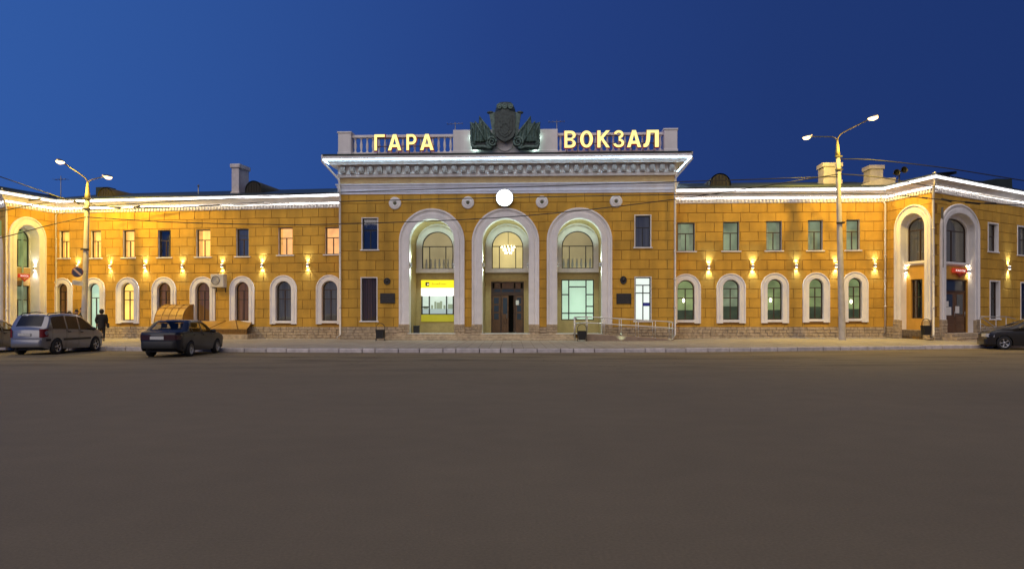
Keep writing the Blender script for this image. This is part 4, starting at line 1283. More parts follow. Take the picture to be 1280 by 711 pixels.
# plaques
def plaque(px0, px1, y0, y1, rx, ry, rr, lab1, lab2, oval):
    u0, z0 = C.uz(px0, y1); u1, z1 = C.uz(px1, y0)
    T_ = thing('wall_plaque', lab1, 'plaque', C.M @ Matrix.Translation((u0, -.03, z0)))
    PM = mat('dark_granite', (.022, .02, .02), .45, var=.4, scale=9)
    mb = MB(); mb.bbox(u0, u1, -.085, -.02, z0, z1, .015); mb.build('slab', PM, T_, C.M)
    mb = MB(); 
    for k in range(4):
        zz = z1 - .14 - k * .13; mb.box(u0 + .1, u1 - .12 - .05 * (k % 2), -.09, -.084, zz - .025, zz)
    mb.build('inscription', mat('worn_inscription', (.045, .042, .04), .7), T_, C.M)
    u, z = C.uz(rx, ry); 
    T2 = thing('relief_medallion', lab2, 'medallion', C.M @ Matrix.Translation((u, -.03, z)))
    mb = MB(); k = 1.25 if oval else 1.0
    rows = [[(u + r * math.cos(2 * PI * j / 18), y, z + k * r * math.sin(2 * PI * j / 18)) for j in range(18)] for r, y in ((rr, -.02), (rr, -.07), (rr * .85, -.09), (rr * .7, -.06), (rr * .5, -.07), (.001, -.1))]
    mb.grid(rows, True, True); mb.build('disc', PM, T2, C.M)
    mb = MB(); mb.ell((u, -.09, z + .02), rr * .42, .05, rr * .55 * k, 10, 6); mb.build('relief', PM, T2, C.M)
plaque(475.5, 494, 366.5, 379, 484, 351.5, .20, 'dark stone plaque on the brown wall beside the yellow bank window', 'small round dark medallion above the plaque beside the bank window', False)
plaque(770.5, 789, 366.8, 379.8, 779.2, 350.2, .19, 'dark bronze plaque on the brown wall above the access ramp', 'small oval dark medallion above the plaque over the ramp', True)

# chandelier behind the middle window
T_ = thing('chandelier', 'glowing tiered chandelier hanging behind the middle arched window', 'chandelier', C.M @ Matrix.Translation((A[1].uc, ND + 1.0, 5.6)))
Fc = WM[T_.name]
CB = emit('chandelier_bulb', (1., .92, .66), 5.0)
mb = MB(); mb.tube([(0, 0, 1.4), (0, 0, -.2)], .02, 6)
for r, z in ((.42, .15), (.3, -.05), (.18, -.22)): mb.lathe((0, 0, z), [(r, -.015), (r + .015, 0), (r, .015), (r - .015, 0), (r, -.015)], 20)
mb.build('ring_frame', mat('brass', (.5, .35, .12), .3, .9), T_, Fc)
m0 = MB(); m0.ell((0, 0, 0), .05, .05, .07, 8, 6); me = m0.mesh('bulb', CB)
for r, z, n in ((.42, .2, 12), (.3, 0, 9), (.18, -.17, 6)):
    for k in range(n): MB().build('bulb', None, T_, Fc @ Matrix.Translation((r * math.cos(2 * PI * k / n), r * math.sin(2 * PI * k / n), z)), me)

# lamps in the arches
FX = mat('lamp_housing', (.6, .6, .58), .4, .3)
for i, o in enumerate(A):
    for sg in (-1, 1):
        u = o.u0 + .07 if sg < 0 else o.u1 - .07
        z = C.z(640, 330.5); p = C.M @ Matrix.Translation((u, .2, z))
        T_ = thing('arch_lamp', ['small cool white up-and-down lamp on the jamb of the bank window arch', 'small cool white up-and-down lamp on the jamb of the entrance door arch', 'small cool white up-and-down lamp on the jamb of the arch by the ramp'][i], 'wall lamp', p, 'lamps on the arch jambs')
        mb = MB(); mb.lathe((0, 0, 0), [(.05, -.1), (.055, -.1), (.055, .1), (.05, .1)], 12); mb.build('housing', FX, T_, p)
        for d in (-1, 1):
            mb = MB(); mb.lathe((0, 0, 0), [(.0, d * .095), (.05, d * .095)], 12); mb.build('lens', emit('cool_lens', (.85, 1., .93), 12.), T_, p)
            light('arch_spot', 'SPOT', C.pt(u - sg * .02, .2, z + d * .13), 150 if d > 0 else 85, (.74, 1., .90), .04, aim(C.M.to_3x3() @ Vector((-sg * .15, .16, d))), 115, .6, T_)

# sconces on the wings and pavilions
def sconce(w, px, y, lab, grp, pw=95, col=(.80, .92, 1.0)):
    u, z = w.uz(px, y, -.1); p = w.M @ Matrix.Translation((u, -.03, z))
    vr = random.uniform(.7, 1.15)
    T_ = thing('wall_lamp', lab, 'wall lamp', p, grp)
    mb = MB(); mb.bbox(-.06, .06, -.15, -.03, -.09, .09, .01); mb.box(-.04, .04, -.03, .005, -.05, .05); mb.build('housing', FX, T_, p)
    for d in (-1, 1):
        mb = MB(); mb.box(-.05, .05, -.14, -.04, d * .092 - .002, d * .092 + .002); mb.build('lens', SCONCEG, T_, p)
        light('sconce_spot', 'SPOT', w.pt(u, -.12, z + d * .12), pw * vr, col, .03, aim(w.M.to_3x3() @ Vector((0, .16, d))), 86, 1.0, T_)
        for sx in (-1, 1):
            light('sconce_beam', 'SPOT', w.pt(u + sx * .03, -.11, z + d * .11), pw * .15 * vr, col, .02, aim(w.M.to_3x3() @ Vector((sx * .95, .13, d * .8))), 22, .7, T_)
for px, lab in ((97, 'up-and-down wall lamp glowing just above the round no parking sign'), (137.5, 'up-and-down wall lamp between the mint lit door and the yellow lit arched window'),
                (181, 'up-and-down wall lamp between the yellow lit arched window and the curved canopy'), (227.7, 'up-and-down wall lamp on the wall above the curved amber canopy'),
                (277.5, 'up-and-down wall lamp directly above the air conditioner'), (327.5, 'up-and-down wall lamp between a brown curtained and a grey curtained arched window'),
                (384.5, 'up-and-down wall lamp between the two grey curtained arched windows beside the hall')): sconce(WL, px, 333.5 - (px - 97) * .008, lab, 'wall lamps on the longer wing')
for px, lab in ((886, 'up-and-down wall lamp between the first and second green lit arches from the hall'), (941, 'up-and-down wall lamp between the second and third green lit arches from the hall'),
                (995.5, 'up-and-down wall lamp between the third and fourth green lit arches from the hall'), (1045, 'up-and-down wall lamp half hidden behind the tall concrete street lamp'),
                (1094, 'up-and-down wall lamp beside the downpipe where the shorter wing meets the pavilion')): sconce(WR, px, 333.6 - (px - 886) * .01, lab, 'wall lamps on the shorter wing')
sconce(PRb, 1261.5, 334.5, 'small up-and-down wall lamp on the yellow wall right of the ticket door', 'wall lamps on the ticket pavilion')
for w, o, y, lab in ((PRa, oa, 335.5, 'small up-and-down lamp inside the narrow arch beside the ticket entrance'), (PRb, ob, 335.5, 'small up-and-down lamp beside the red ticket sign in the door arch')):
    for sg in (-1, 1):
        u = o.u0 + .06 if sg < 0 else o.u1 - .06
        z = w.z(1166, y); p = w.M @ Matrix.Translation((u, .22, z))
        T_ = thing('wall_lamp', lab, 'wall lamp', p, 'lamps in the ticket pavilion arches')
        mb = MB(); mb.bbox(-.05, .05, -.06, .06, -.09, .09, .01); mb.build('housing', FX, T_, p)
        for d in (-1, 1):
            mb = MB(); mb.box(-.04, .04, -.05, .05, d * .092 - .002, d * .092 + .002); mb.build('lens', SCONCEG, T_, p)
            light('sconce_spot', 'SPOT', w.pt(u - sg * .03, .2, z + d * .12), 22, (1., .86, .58), .03, aim(w.M.to_3x3() @ Vector((-sg * .12, .25, d))), 95, .8, T_)
u = oc.u1 - .06; z = PLb.z(40, 335); p = PLb.M @ Matrix.Translation((u, .22, z))
T_ = thing('wall_lamp', 'small up-and-down lamp in the tall arch above the parked cars', 'wall lamp', p)
mb = MB(); mb.bbox(-.05, .05, -.06, .06, -.09, .09, .01); mb.build('housing', FX, T_, p)
for d in (-1, 1):
    mb = MB(); mb.box(-.04, .04, -.05, .05, d * .092 - .002, d * .092 + .002); mb.build('lens', SCONCEG, T_, p)
    light('sconce_spot', 'SPOT', PLb.pt(u - .03, .2, z + d * .12), 45, (.95, .95, .85), .03, aim(PLb.M.to_3x3() @ Vector((-.1, .05, d))), 95, .8, T_)

# red ticket signs
RED = emit('red_sign_light', (.62, .05, .02), .55); LWH = emit('sign_letter_light', (1., .92, .85), .9)
def ticket_sign(w, x0, x1, y0, y1, ytip, txt, lab, dep):
    u0, z1 = w.uz(x0, y0, dep); u1, z0 = w.uz(x1, y1, dep); zt = w.z((x0 + x1) / 2, ytip, dep)
    T_ = thing('ticket_sign', lab, 'sign', w.M @ Matrix.Translation(((u0 + u1) / 2, dep, z0)))
    mb = MB(); mb.bbox(u0, u1, dep - .1, dep, z0, z1, .02); mb.build('panel', RED, T_, w.M)
    W_ = u1 - u0
    mb = MB(); mb.prism([(u0 + W_ * .25, z0 - .02), (u0 + W_ * .55, zt), (u0 + W_ * .95, z0 - .02), (u0 + W_ * .72, z0 - .02), (u0 + W_ * .56, z0 - (z0 - zt) * .5), (u0 + W_ * .45, z0 - .02)], dep - .06, dep - .01); mb.build('arrow', mat('sign_arrow', (.40, .05, .02), .5), T_, w.M)
    lw = W_ * .72 / len(txt); x = u0 + W_ * .14; h = z1 - z0
    for ch in txt: letter(ch, w.M, x + lw * .1, x + lw * .88, z0 + h * .28, z1 - h * .28, dep - .102, .012, [LWH], T_, 0.); x += lw
ticket_sign(PRb, 1190, 1206.5, 335, 341.5, 346.5, 'КАССЫ', 'red sign reading КАССЫ with a down arrow over the wooden ticket door', .2)
ticket_sign(PLb, 22, 36, 342, 347.5, 352, 'КАССА', 'red sign reading КАССА with a tick over the glazed entrance behind the cars', .2)

# ------------------------------------------------------------------ roof furniture
def dormer(rootroof, w, px, y, r, lab=None):
    u, z = w.uz(px, y, 1.2); M_ = w.M
    mb = MB(); n = 16
    rows = []
    for yy in (1.0, 1.06, 4.2):
        rows.append([(u - r * math.cos(PI * k / n), yy, z + r * 1.05 * math.sin(PI * k / n)) for k in range(n + 1)])
    mb.grid(rows, False)
    mb.add([(u - r, 1.0, z), (u - r, 4, z), (u - r, 4, z - .9), (u - r, 1.0, z - .5)], [(0, 1, 2, 3)]); mb.add([(u + r, 1.0, z), (u + r, 4, z), (u + r, 4, z - .9), (u + r, 1.0, z - .5)], [(0, 1, 2, 3)])
    o = mb.build('dormer', mat('dormer_metal', (.085, .075, .035), .6, var=.2), rootroof, M_)
    mb = MB(); mb.add([(u - r * .9 * math.cos(PI * k / n), 1.06, z + r * .95 * math.sin(PI * k / n)) for k in range(n + 1)] + [(u + r * .9, 1.06, z - .45), (u - r * .9, 1.06, z - .45)], [tuple(range(n + 3))])
    for k in range(-2, 3): mb.box(u + k * r * .32 - .02, u + k * r * .32 + .02, 1.02, 1.05, z - .4, z + r * .95 * math.sqrt(max(0, 1 - (k * .34) ** 2)) - .03)
    mb.mi = 0
    mb.build('louvre', mat('dormer_louvre', (.028, .024, .016), .7), rootroof, M_)
dormer(WROOF['L'], WL, 318.5, 238, .55); dormer(WROOF['L'], WL, 134, 246, .55); dormer(WROOF['R'], WR, 899.5, 231, .62)
CHM = mat('chimney_plaster', (.36, .34, .40), .85, var=.12, stain=.2)
CHL = mat('brightened_chimney_plaster', (.66, .61, .60), .85, var=.1, stain=.15)  # plaster lightened to make up for the little lamp light reaching this chimney
def chimney(rootroof, w, x0, x1, y0, y1, dep, depth):
    u0, z1 = w.uz(x0, y0, dep); u1, _ = w.uz(x1, y0, dep); z0 = w.z(x0, y1, dep) - .8
    mb = MB(); mb.bbox(u0, u1, dep, dep + depth, z0, z1 - .25, .01); mb.bbox(u0 - .08, u1 + .08, dep - .08, dep + depth + .08, z1 - .25, z1, .03); mb.bbox(u0 - .05, u1 + .05, dep - .05, dep + depth + .05, z0 + .5, z0 + 1.0, .02)
    o = mb.build('chimney', CHL if w is WL else CHM, rootroof, w.M)
    return o
chimney(WROOF['L'], WL, 289.5, 298.5, 205, 244, 1.4, 1.3)
chimney(WROOF['R'], WR, 1030, 1052, 203.5, 229, 2.6, 1.0)
chimney(WROOF['R'], WR, 1088, 1104, 206.5, 228, 2.8, 1.0)
mb = MB(); u, z = WL.uz(119.5, 234, 2.5); mb.bbox(u, u + .9, 2.5, 3.3, z - 1.2, z, .02); mb.build('roof_hatch', ROOF, WROOF['L'], WL.M)
mb = MB(); u, z = WL.uz(248, 231, 2.0); mb.tube([(u, 2, z - 1.2), (u, 2, z)], .04, 8); mb.lathe((u, 2, z), [(.1, -.08), (0, .04)], 8); mb.build('roof_vent', METAL, WROOF['L'], WL.M)
# antennas
def antenna(w, px, y0, y1, dep, lab):
    u, z1 = w.uz(px, y0, dep); z0 = w.z(px, y1, dep)
    p = w.M @ Matrix.Translation((u, dep, z0)); T_ = thing('antenna', lab, 'antenna', p)
    h = z1 - z0; mb = MB(); mb.tube([(0, 0, -.6), (0, 0, h)], .028, 6); mb.build('mast', METAL, T_, p)
    mb = MB(); mb.tube([(-.5, .1, h * .85), (.45, -.1, h * .85)], .018, 5)
    for k in range(5): x = -.45 + k * .22; mb.tube([(x, -.22, h * .85), (x, .22, h * .85)], .012, 4)
    mb.build('aerial', METAL, T_, p)
antenna(WL, 76, 220, 249, 2.2, 'thin metal aerial on the roof beside the dormer of the longer wing')
antenna(C, 569, 153, 166, .6, 'short thin rod aerial on the parapet beside the four letter sign')
antenna(C, 696, 150.5, 163, .6, 'short thin rod aerial on the parapet beside the six letter sign')
# stepped gable block and loudspeakers at the right corner roof
mb = MB(); u, z = WR.uz(1107, 223, .6)
mb.prism([(u - 1.6, z - 1.0), (u - 1.35, z - .35), (u - .3, z - .02), (u + .55, z + .02), (u + .5, z - .3), (u - .1, z - .45), (u + .4, z - 1.0)], .5, 1.1); mb.build('roof_gable', CHM, WROOF['R'], WR.M)
p = WR.M @ Matrix.Translation((WR.u(1124, 1.0), 1.0, WR.z(1124, 224, 1.0)))
T_ = thing('loudspeaker', 'dark twin horn loudspeakers on the roof beside the chimneys', 'loudspeaker', p)
mb = MB(); mb.tube([(0, 0, -.8), (0, 0, .35)], .04, 6); mb.build('mast', BLACK, T_, p)
for dx, dz in ((-.22, .35), (.2, .5)):
    mb = MB(); mb.lathe((dx, 0, dz), [(.04, .25), (.06, .1), (.12, -.1), (.2, -.22), (.19, -.22), (.05, .05)], 12, 'y'); mb.build('horn', BLACK, T_, p)
# dark building behind the right pavilion
p1 = spxy(1218, 15.5)
M_ = TR(p1.x, p1.y, 0, math.radians(12)); T_ = thing('dark_building', 'dark unlit building with a sloping roof behind the corner pavilion', 'building', M_)
DB = mat('dark_facade', (.03, .03, .034), .8, var=.2)
zz = lambda y: EYE + (HY - y) / 15.5
mb = MB(); mb.box(0, 3.4, 0, 7, 0, zz(226)); mb.build('wall', DB, T_, M_)
mb = MB(); mb.prism([(-1.4, zz(236)), (-.6, zz(230)), (2.0, zz(222.5)), (3.5, zz(222)), (3.55, zz(234)), (-1.4, zz(240))], -.1, 7.2); mb.build('roof', ROOF, T_, M_)
# ------------------------------------------------------------------ street lamps
def street_lamp(lab, base, top, brk, arms, r0, r1, power):
    b, t = P(*base), P(*top)
    M_ = Matrix.Translation(b); T_ = thing('street_lamp', lab, 'street lamp', M_)
    L = lambda p: Vector(p) - b
    mb = MB(); n = 10
    mb.tube([L(b) - Vector((0, 0, .3))] + [L(b.lerp(t, k / n)) for k in range(n + 1)], [r0] + [r0 + (r1 - r0) * k / n for k in range(n + 1)], 14); mb.build('pole', CONC, T_, M_)
    bk = P(*brk)
    STEEL = mat('lamp_steel', (.28, .24, .14), .5, .5, var=.2)
    mb = MB(); mb.tube([L(t) - Vector((0, 0, .35)), L(t), L(bk)], [r1 * 1.25, r1 * 1.1, .05], 12); mb.build('bracket', STEEL, T_, M_)
    for f in (.62, .9, .97):
        mb = MB(); q = L(b.lerp(t, f)); r = (r0 + (r1 - r0) * f); mb.lathe(q, [(r, -.05), (r + .02, -.05), (r + .02, .05), (r, .05)], 12); mb.box(q.x - r - .07, q.x + r + .07, q.y - r - .05, q.y - r, q.z - .04, q.z + .04)
        mb.build('pole_clamp', BLACK, T_, M_)
    for pts, head, pf in arms:
        pp = [L(bk)] + [L(P(*q)) for q in pts]; h = L(P(*head))
        # smooth the arm
        for _ in range(2):
            o = [pp[0]]
            for a, c in zip(pp, pp[1:]): o += [a.lerp(c, .25), a.lerp(c, .75)]
            pp = o + [pp[-1]]
        mb = MB(); mb.tube(pp + [h], .034, 8); ar = mb.build('arm', STEEL, T_, M_)
        d = (h - pp[-2]); d.z = 0; d.normalize(); sd = Vector((-d.y, d.x, 0)); up = Vector((0, 0, 1))
        mb = MB(); rows = []
        for f, wd, hg in ((-.40, .05, .05), (-.3, .09, .08), (0, .15, .13), (.22, .14, .12), (.32, .05, .06)):
            c = h + d * f
            rows.append([c + sd * wd * math.cos(PI * k / 8) + up * hg * math.sin(PI * k / 8) for k in range(9)])
        mb.grid(rows, True); mb.build('lamp_head', METAL, ar, M_)
        mb = MB(); rows = []
        for f, wd, hg in ((-.3, .02, .01), (-.22, .12, .08), (0, .17, .15), (.2, .15, .12), (.33, .02, .01)):
            c = h + d * f + up * -.004
            rows.append([c + sd * wd * math.cos(PI * k / 8) - up * hg * math.sin(PI * k / 8) for k in range(9)])
        mb.grid(rows, True); mb.build('lens', LAMPG, ar, M_)
        wp = M_ @ h
        light('lamp_light', 'SPOT', wp - Vector((0, 0, .16)), power * pf, (1.0, .66, .08), .14, aim((d.x * .12, .35 + d.y * .1, -1)), 165, .35, T_)
    return T_
street_lamp('tall concrete street lamp with two lit heads in front of the shorter wing', (1053, 425.5, 23.3), (1047, 189, 23.3), (1046.6, 176, 23.3),
            [([(1048.5, 170, 23.4), (1053, 166, 23.5), (1082, 151.5, 24.2)], (1091, 147.2, 24.5), 1.1), ([(1044, 172.5, 23.2), (1038, 171, 23.0), (1018, 171, 22.3)], (1009, 171.3, 22.0), .85)], .185, .11, 3050)
street_lamp('shorter concrete street lamp with two lit heads and a round sign above the minivan', (104.5, 424.6, 21.8), (109.5, 243, 21.8), (109.5, 228, 21.8),
            [([(108.5, 224.5, 21.9), (104, 220, 22), (82, 205.5, 22.5)], (75.5, 202, 22.8), 1.35), ([(111.5, 227, 21.7), (115, 224.5, 21.6), (127, 221.6, 21.1)], (134.5, 221, 20.9), .42)], .165, .13, 2650)

# no parking sign on the shorter lamp
c = P(96.8, 340, 22.1); M_ = TR(c.x, c.y, c.z, math.radians(18)); T_ = thing('no_parking_sign', 'round dark blue no parking sign with a diagonal bar on the lamp pole', 'traffic sign', M_)
mb = MB(); mb.lathe((0, 0, 0), [(0, .012), (.30, .012), (.30, -.006), (.25, -.008)], 28, 'y'); mb.build('border', mat('sign_red', (.16, .05, .06), .5), T_, M_)
mb = MB(); mb.lathe((0, 0, 0), [(0, -.01), (.25, -.01)], 28, 'y'); mb.build('disc', mat('sign_blue', (.022, .03, .10), .5), T_, M_)
mb = MB(); a = .035; q = .185; mb.prism([(-q - a, q - a), (-q + a, q + a), (q + a, -q + a), (q - a, -q - a)], -.016, -.011); mb.build('slash', mat('sign_slash', (.42, .28, .26), .5), T_, M_)
mb = MB(); mb.tube([(.05, .03, .05), (.52, .10, .05)], .018, 6); mb.tube([(.05, .03, -.1), (.52, .10, -.1)], .018, 6); mb.build('bracket', METAL, T_, M_)
c = P(97, 353.6, 22.1); M_ = TR(c.x, c.y, c.z, math.radians(18)) @ Matrix.Rotation(math.radians(9), 4, 'Y'); T_ = thing('sign_plate', 'tilted white supplementary plate under the round no parking sign', 'sign plate', M_)
mb = MB(); mb.bbox(-.27, .27, -.008, .008, -.13, .13, .004); mb.build('plate', mat('plate_white', (.48, .48, .50), .5, var=.1), T_, M_)
mb = MB()
for k in range(3): mb.box(-.2, .2 - .05 * k, -.012, -.0085, .06 - k * .07, .085 - k * .07)
mb.build('plate_lines', mat('plate_lines', (.22, .23, .27), .6), T_, M_)
mb = MB(); mb.tube([(.2, .02, 0), (.5, .08, .03)], .016, 6); mb.build('bracket', METAL, T_, M_)

# ------------------------------------------------------------------ overhead wires
WIRE = mat('black_wire', (.012, .012, .014), .6)
def wire(pts, r, lab, sag=0., lumps=()):
    p = [P(*q) for q in pts]
    # smooth through the points
    out = []
    for i in range(len(p) - 1):
        a, b = p[i], p[i + 1]; p0 = p[max(0, i - 1)]; p3 = p[min(len(p) - 1, i + 2)]
        for k in range(8):
            t = k / 8
            out.append(.5 * ((2 * a) + (b - p0) * t + (2 * p0 - 5 * a + 4 * b - p3) * t * t + (3 * a - p0 - 3 * b + p3) * t ** 3))
    out.append(p[-1])
    M_ = Matrix.Translation(out[0]); T_ = thing('overhead_wire', lab, 'wire', M_, 'overhead wires across the square')
    mb = MB(); mb.tube([q - out[0] for q in out], r, 5); mb.build('cable', WIRE, T_, M_)
    for a, b in lumps:
        qa, qb = P(*a), P(*b)
        mb = MB(); mb.tube([qa - out[0], qa.lerp(qb, .1) - out[0], qa.lerp(qb, .5) - out[0], qa.lerp(qb, .9) - out[0], qb - out[0]], [.01, .055, .045, .06, .01], 6); mb.build('insulator', BLACK, T_, M_)
wire([(109, 258, 21.9), (220, 252, 22.0), (427, 240.5, 22.25), (640, 234, 22.5), (845, 227.5, 22.8), (1047, 221, 23.35)], .026, 'thin black wire crossing the hall front just below the modillion cornice')
wire([(109, 263, 21.9), (220, 259, 22.0), (427, 252, 22.25), (640, 247, 22.5), (845, 243.5, 22.8), (1047, 242, 23.35)], .026, 'thin black wire crossing behind the glowing clock height of the hall')
wire([(109, 271.5, 21.9), (210, 277.5, 22.0), (320, 280.5, 22.1), (427, 280, 22.25), (640, 271, 22.5), (845, 249, 22.8), (1047, 218, 23.35)], .026, 'sagging black wire drawn across the tops of the white hall arches')
wire([(-60, 203, 24), (0, 221, 23.2), (75, 247, 22.2), (108, 256, 21.85)], .026, 'steep black wire rising from the shorter lamp towards the left sky', lumps=[((60, 242, 22.35), (82, 249.5, 22.1)), ((92, 251, 22), (100, 255, 21.9))])
wire([(-60, 275, 24), (0, 264, 23.2), (55, 254, 22.4), (108, 249, 21.85)], .026, 'black wire slung in front of the left corner cornice', lumps=[((35, 250.5, 22.6), (52, 248.5, 22.4))])
wire([(-60, 309, 24), (0, 297.5, 23.2), (60, 282, 22.4), (108, 271, 21.85)], .026, 'black wire slung in front of the left corner arch')
wire([(109, 252, 21.8), (125, 258, 20.9), (170, 259.5, 20.6), (215, 259, 20.5), (330, 253, 20.95)], .026, 'black trolley span wire with insulators before the longer wing cornice', lumps=[((124, 257.5, 20.9), (152, 260, 20.7)), ((166, 259.6, 20.62), (176, 257.4, 20.6)), ((178, 259.6, 20.6), (214, 259, 20.5))])
wire([(1048, 199, 23.2), (1090, 200, 23.8), (1165, 208, 24.4), (1225, 217, 24.4), (1340, 236, 24)], .026, 'pale grey cable running from the tall lamp past the chimneys')
wire([(1048, 217.5, 23.2), (1100, 222, 24), (1180, 236, 24.6), (1240, 246, 24.6), (1340, 262, 24)], .026, 'black wire running from the tall lamp over the corner pavilion cornice')
wire([(1048, 242, 23.2), (1110, 243, 24), (1170, 249, 24.6), (1240, 255, 24.6), (1340, 258, 24)], .026, 'black wire with insulators before the ticket pavilion', lumps=[((1176, 248.6, 24.6), (1190, 252, 24.6)), ((1205, 252.6, 24.6), (1226, 255, 24.6)), ((1230, 254, 24.6), (1246, 254.6, 24.6)), ((1152, 247, 24.4), (1160, 248, 24.5))])

# ------------------------------------------------------------------ litter bins
def litter_bin(px, y, s, lab, w=.44, h=.62):
    c = P(px, y, s); M_ = TR(c.x, c.y, c.z, random.uniform(-.2, .2)); T_ = thing('litter_bin', lab, 'bin', M_)
    mb = MB(); rows = []
    for z, k in ((.12, .8), (.14, .84), (.55, 1.), (.6, 1.04), (.6, .94), (.5, .92)):
        a = w / 2 * k; b = w / 2 * k * .8; rows.append([(-a, -b, z), (a, -b, z), (a, b, z), (-a, b, z)])
    mb.grid(rows, False, True); mb.add(rows[0], [(3, 2, 1, 0)]); mb.build('basket', BLACK, T_, M_)
    mb = MB(); r = w / 2 * 1.1
    mb.tube([(-r, 0, 0)] + [(-r, 0, .45 * k) for k in (1, 1.5)] + [(-r * math.cos(PI * k / 10), 0, .72 + r * 1.0 * math.sin(PI * k / 10)) for k in range(11)] + [(r, 0, .6), (r, 0, 0)], .018, 6)
    mb.tube([(-r, 0, .01), (-r, -.2, .01)], .016, 6); mb.tube([(r, 0, .01), (r, -.2, .01)], .016, 6)
    mb.tube([(-r, 0, .01), (-r, .2, .01)], .016, 6); mb.tube([(r, 0, .01), (r, .2, .01)], .016, 6); mb.tube([(-r, 0, .35), (r, 0, .35)], .016, 6)
    mb.build('hoop_stand', BLACK, T_, M_)
litter_bin(475.5, 425.5, 22.4, 'black hooped litter bin at the plinth below the stone plaque')
litter_bin(727.5, 427.2, 23.0, 'black hooped litter bin at the head of the access ramp')
litter_bin(1157.5, 421.5, 24.6, 'black hooped litter bin between the two pavilion arches', .40)
c = C.pt(A[0].u0 + .3, .6, .513); M_ = Matrix.Translation(c); T_ = thing('waste_box', 'small dark waste box on the floor of the bank window arch', 'bin', M_)
mb = MB(); mb.bbox(-.17, .17, -.15, .15, 0, .42, .02); mb.build('body', BLACK, T_, M_); mb = MB(); mb.bbox(-.19, .19, -.17, .17, .421, .46, .01); mb.build('lid', BLACK, T_, M_)

# ------------------------------------------------------------------ access ramp
yR0, yR1 = -2.0, -.75
ua, ub = C.u(733, yR0), C.u(842, yR0)
T_ = thing('access_ramp', 'stone wheelchair ramp with tubular handrails beside the bright arch', 'ramp', C.M @ Matrix.Translation((ua, yR0, .14)))
mb = MB(); mb.prism([(ua, .05), (ua, .55), (ua + .6, .53), (ub, .27), (ub, .05)], yR0, yR1); mb.build('ramp_body', mat('ramp_stone', (.30, .22, .155), .85, var=.14, scale=3.), T_, C.M)
RAIL = mat('rail_steel', (.62, .60, .56), .3, .75)
for yy in (yR0 + .08, yR1 - .08):
    mb = MB()
    for dz in (.95, .62):
        mb.tube([(ua - .5, yy, .52 + dz - .12), (ua - .62, yy, .52 + dz), (ua, yy, .55 + dz), (ub - .1, yy, .27 + dz), (ub + .05, yy, .25 + dz - .05)], .028, 8)
    mb.tube([(ua - .62, yy, .52 + .95), (ua - .62, yy, .1)], .026, 8)
    mb.build('handrail', RAIL, T_, C.M)
    for k in range(6):
        u = ua + .05 + k * (ub - ua - .1) / 5; zb = .55 - (.28) * (u - ua) / (ub - ua)
        mb = MB(); mb.tube([(u, yy, zb - .06), (u, yy, zb + .95)], .022, 8); mb.lathe((u, yy, zb), [(.06, -.01), (.06, .015), (.022, .02)], 10); mb.build('rail_post', RAIL, T_, C.M)
# ground lights at the ramp wall
for px in (777, 838):
    u = C.u(px, yR0 - .12); p = C.M @ Matrix.Translation((u, yR0 - .25, .165)); T2 = thing('ground_light', 'small mint ground light shining on the side of the access ramp', 'floor lamp', p, 'ground lights at the ramp')
    mb = MB(); mb.lathe((0, 0, 0), [(.06, -.06), (.06, .0), (.05, .01)], 12); mb.build('housing', BLACK, T2, p)
    mb = MB(); mb.lathe((0, 0, 0), [(.0, .008), (.05, .008)], 12); mb.build('lens', emit('mint_lens', (.75, 1., .8), 8.), T2, p)
    light('ground_spot', 'SPOT', C.pt(u, yR0 - .24, .24), 5, (.72, 1., .75), .03, aim(C.M.to_3x3() @ Vector((0, .75, .8))), 110, .8, T2)
# handrail by the ticket door
T_ = thing('handrail', 'sloping tubular handrail beside the ticket office steps', 'handrail', PRb.M @ Matrix.Translation((PRb.u(1226, -.5), -.5, .3)))
u0 = PRb.u(1225, -.5)
mb = MB()
for dz in (0, .33): mb.tube([(u0, -.5, 1.42 - dz), (u0 + .25, -.5, 1.42 - dz), (u0 + 1.2, -.7, .95 - dz), (u0 + 1.7, -.9, .72 - dz * .9)], .026, 8)
for dz in (0,): mb.tube([(u0 + .3, -.42, 1.5), (u0 + 3.2, -.42, 1.5), (u0 + 4.4, -.42, 1.36)], .024, 8)
mb.build('rail', RAIL, T_, PRb.M)
for du, yy, z0, z1 in ((.05, -.5, .25, 1.42), (1.2, -.7, .25, .95), (1.7, -.9, .25, .72), (2.0, -.42, .25, 1.5), (3.2, -.42, .25, 1.5)):
    mb = MB(); mb.tube([(u0 + du, yy, z0), (u0 + du, yy, z1)], .022, 8); mb.build('rail_post', RAIL, T_, PRb.M)

# ------------------------------------------------------------------ basement canopies, air conditioner
POLY = mat('amber_polycarbonate', (.40, .22, .035), .42, var=.15, scale=2., spec=.4)
AMB = mat('amber_frame', (.26, .14, .025), .5, var=.1)
T_ = thing('barrel_canopy', 'curved amber plastic canopy over the basement stairs behind the blue sedan', 'canopy', WL.M @ Matrix.Translation((WL.u(200), 0, .15)))
ua, ub = WL.u(209), WL.u(243); z1 = WL.z(220, 380.5, -1.1); z0 = WL.z(220, 406, -1.1); n = 10; dpt = 1.3
rib = lambda k: (-.08 - dpt * math.sin(PI / 2 * k / n), z0 + (z1 - z0) * math.cos(PI / 2 * k / n))
for j in range(4):
    mb = MB(); a, b = ua + (ub - ua) * j / 4 + .015, ua + (ub - ua) * (j + 1) / 4 - .015
    mb.grid([[(a, rib(k)[0], rib(k)[1]) for k in range(n + 1)], [(b, rib(k)[0], rib(k)[1]) for k in range(n + 1)]], True)
    mb.build('panel', POLY, T_, WL.M)
for j in range(5):
    mb = MB(); a = ua + (ub - ua) * j / 4; mb.tube([(a, rib(k)[0], rib(k)[1] + .012) for k in range(n + 1)], .022, 6); mb.build('rib', AMB, T_, WL.M)
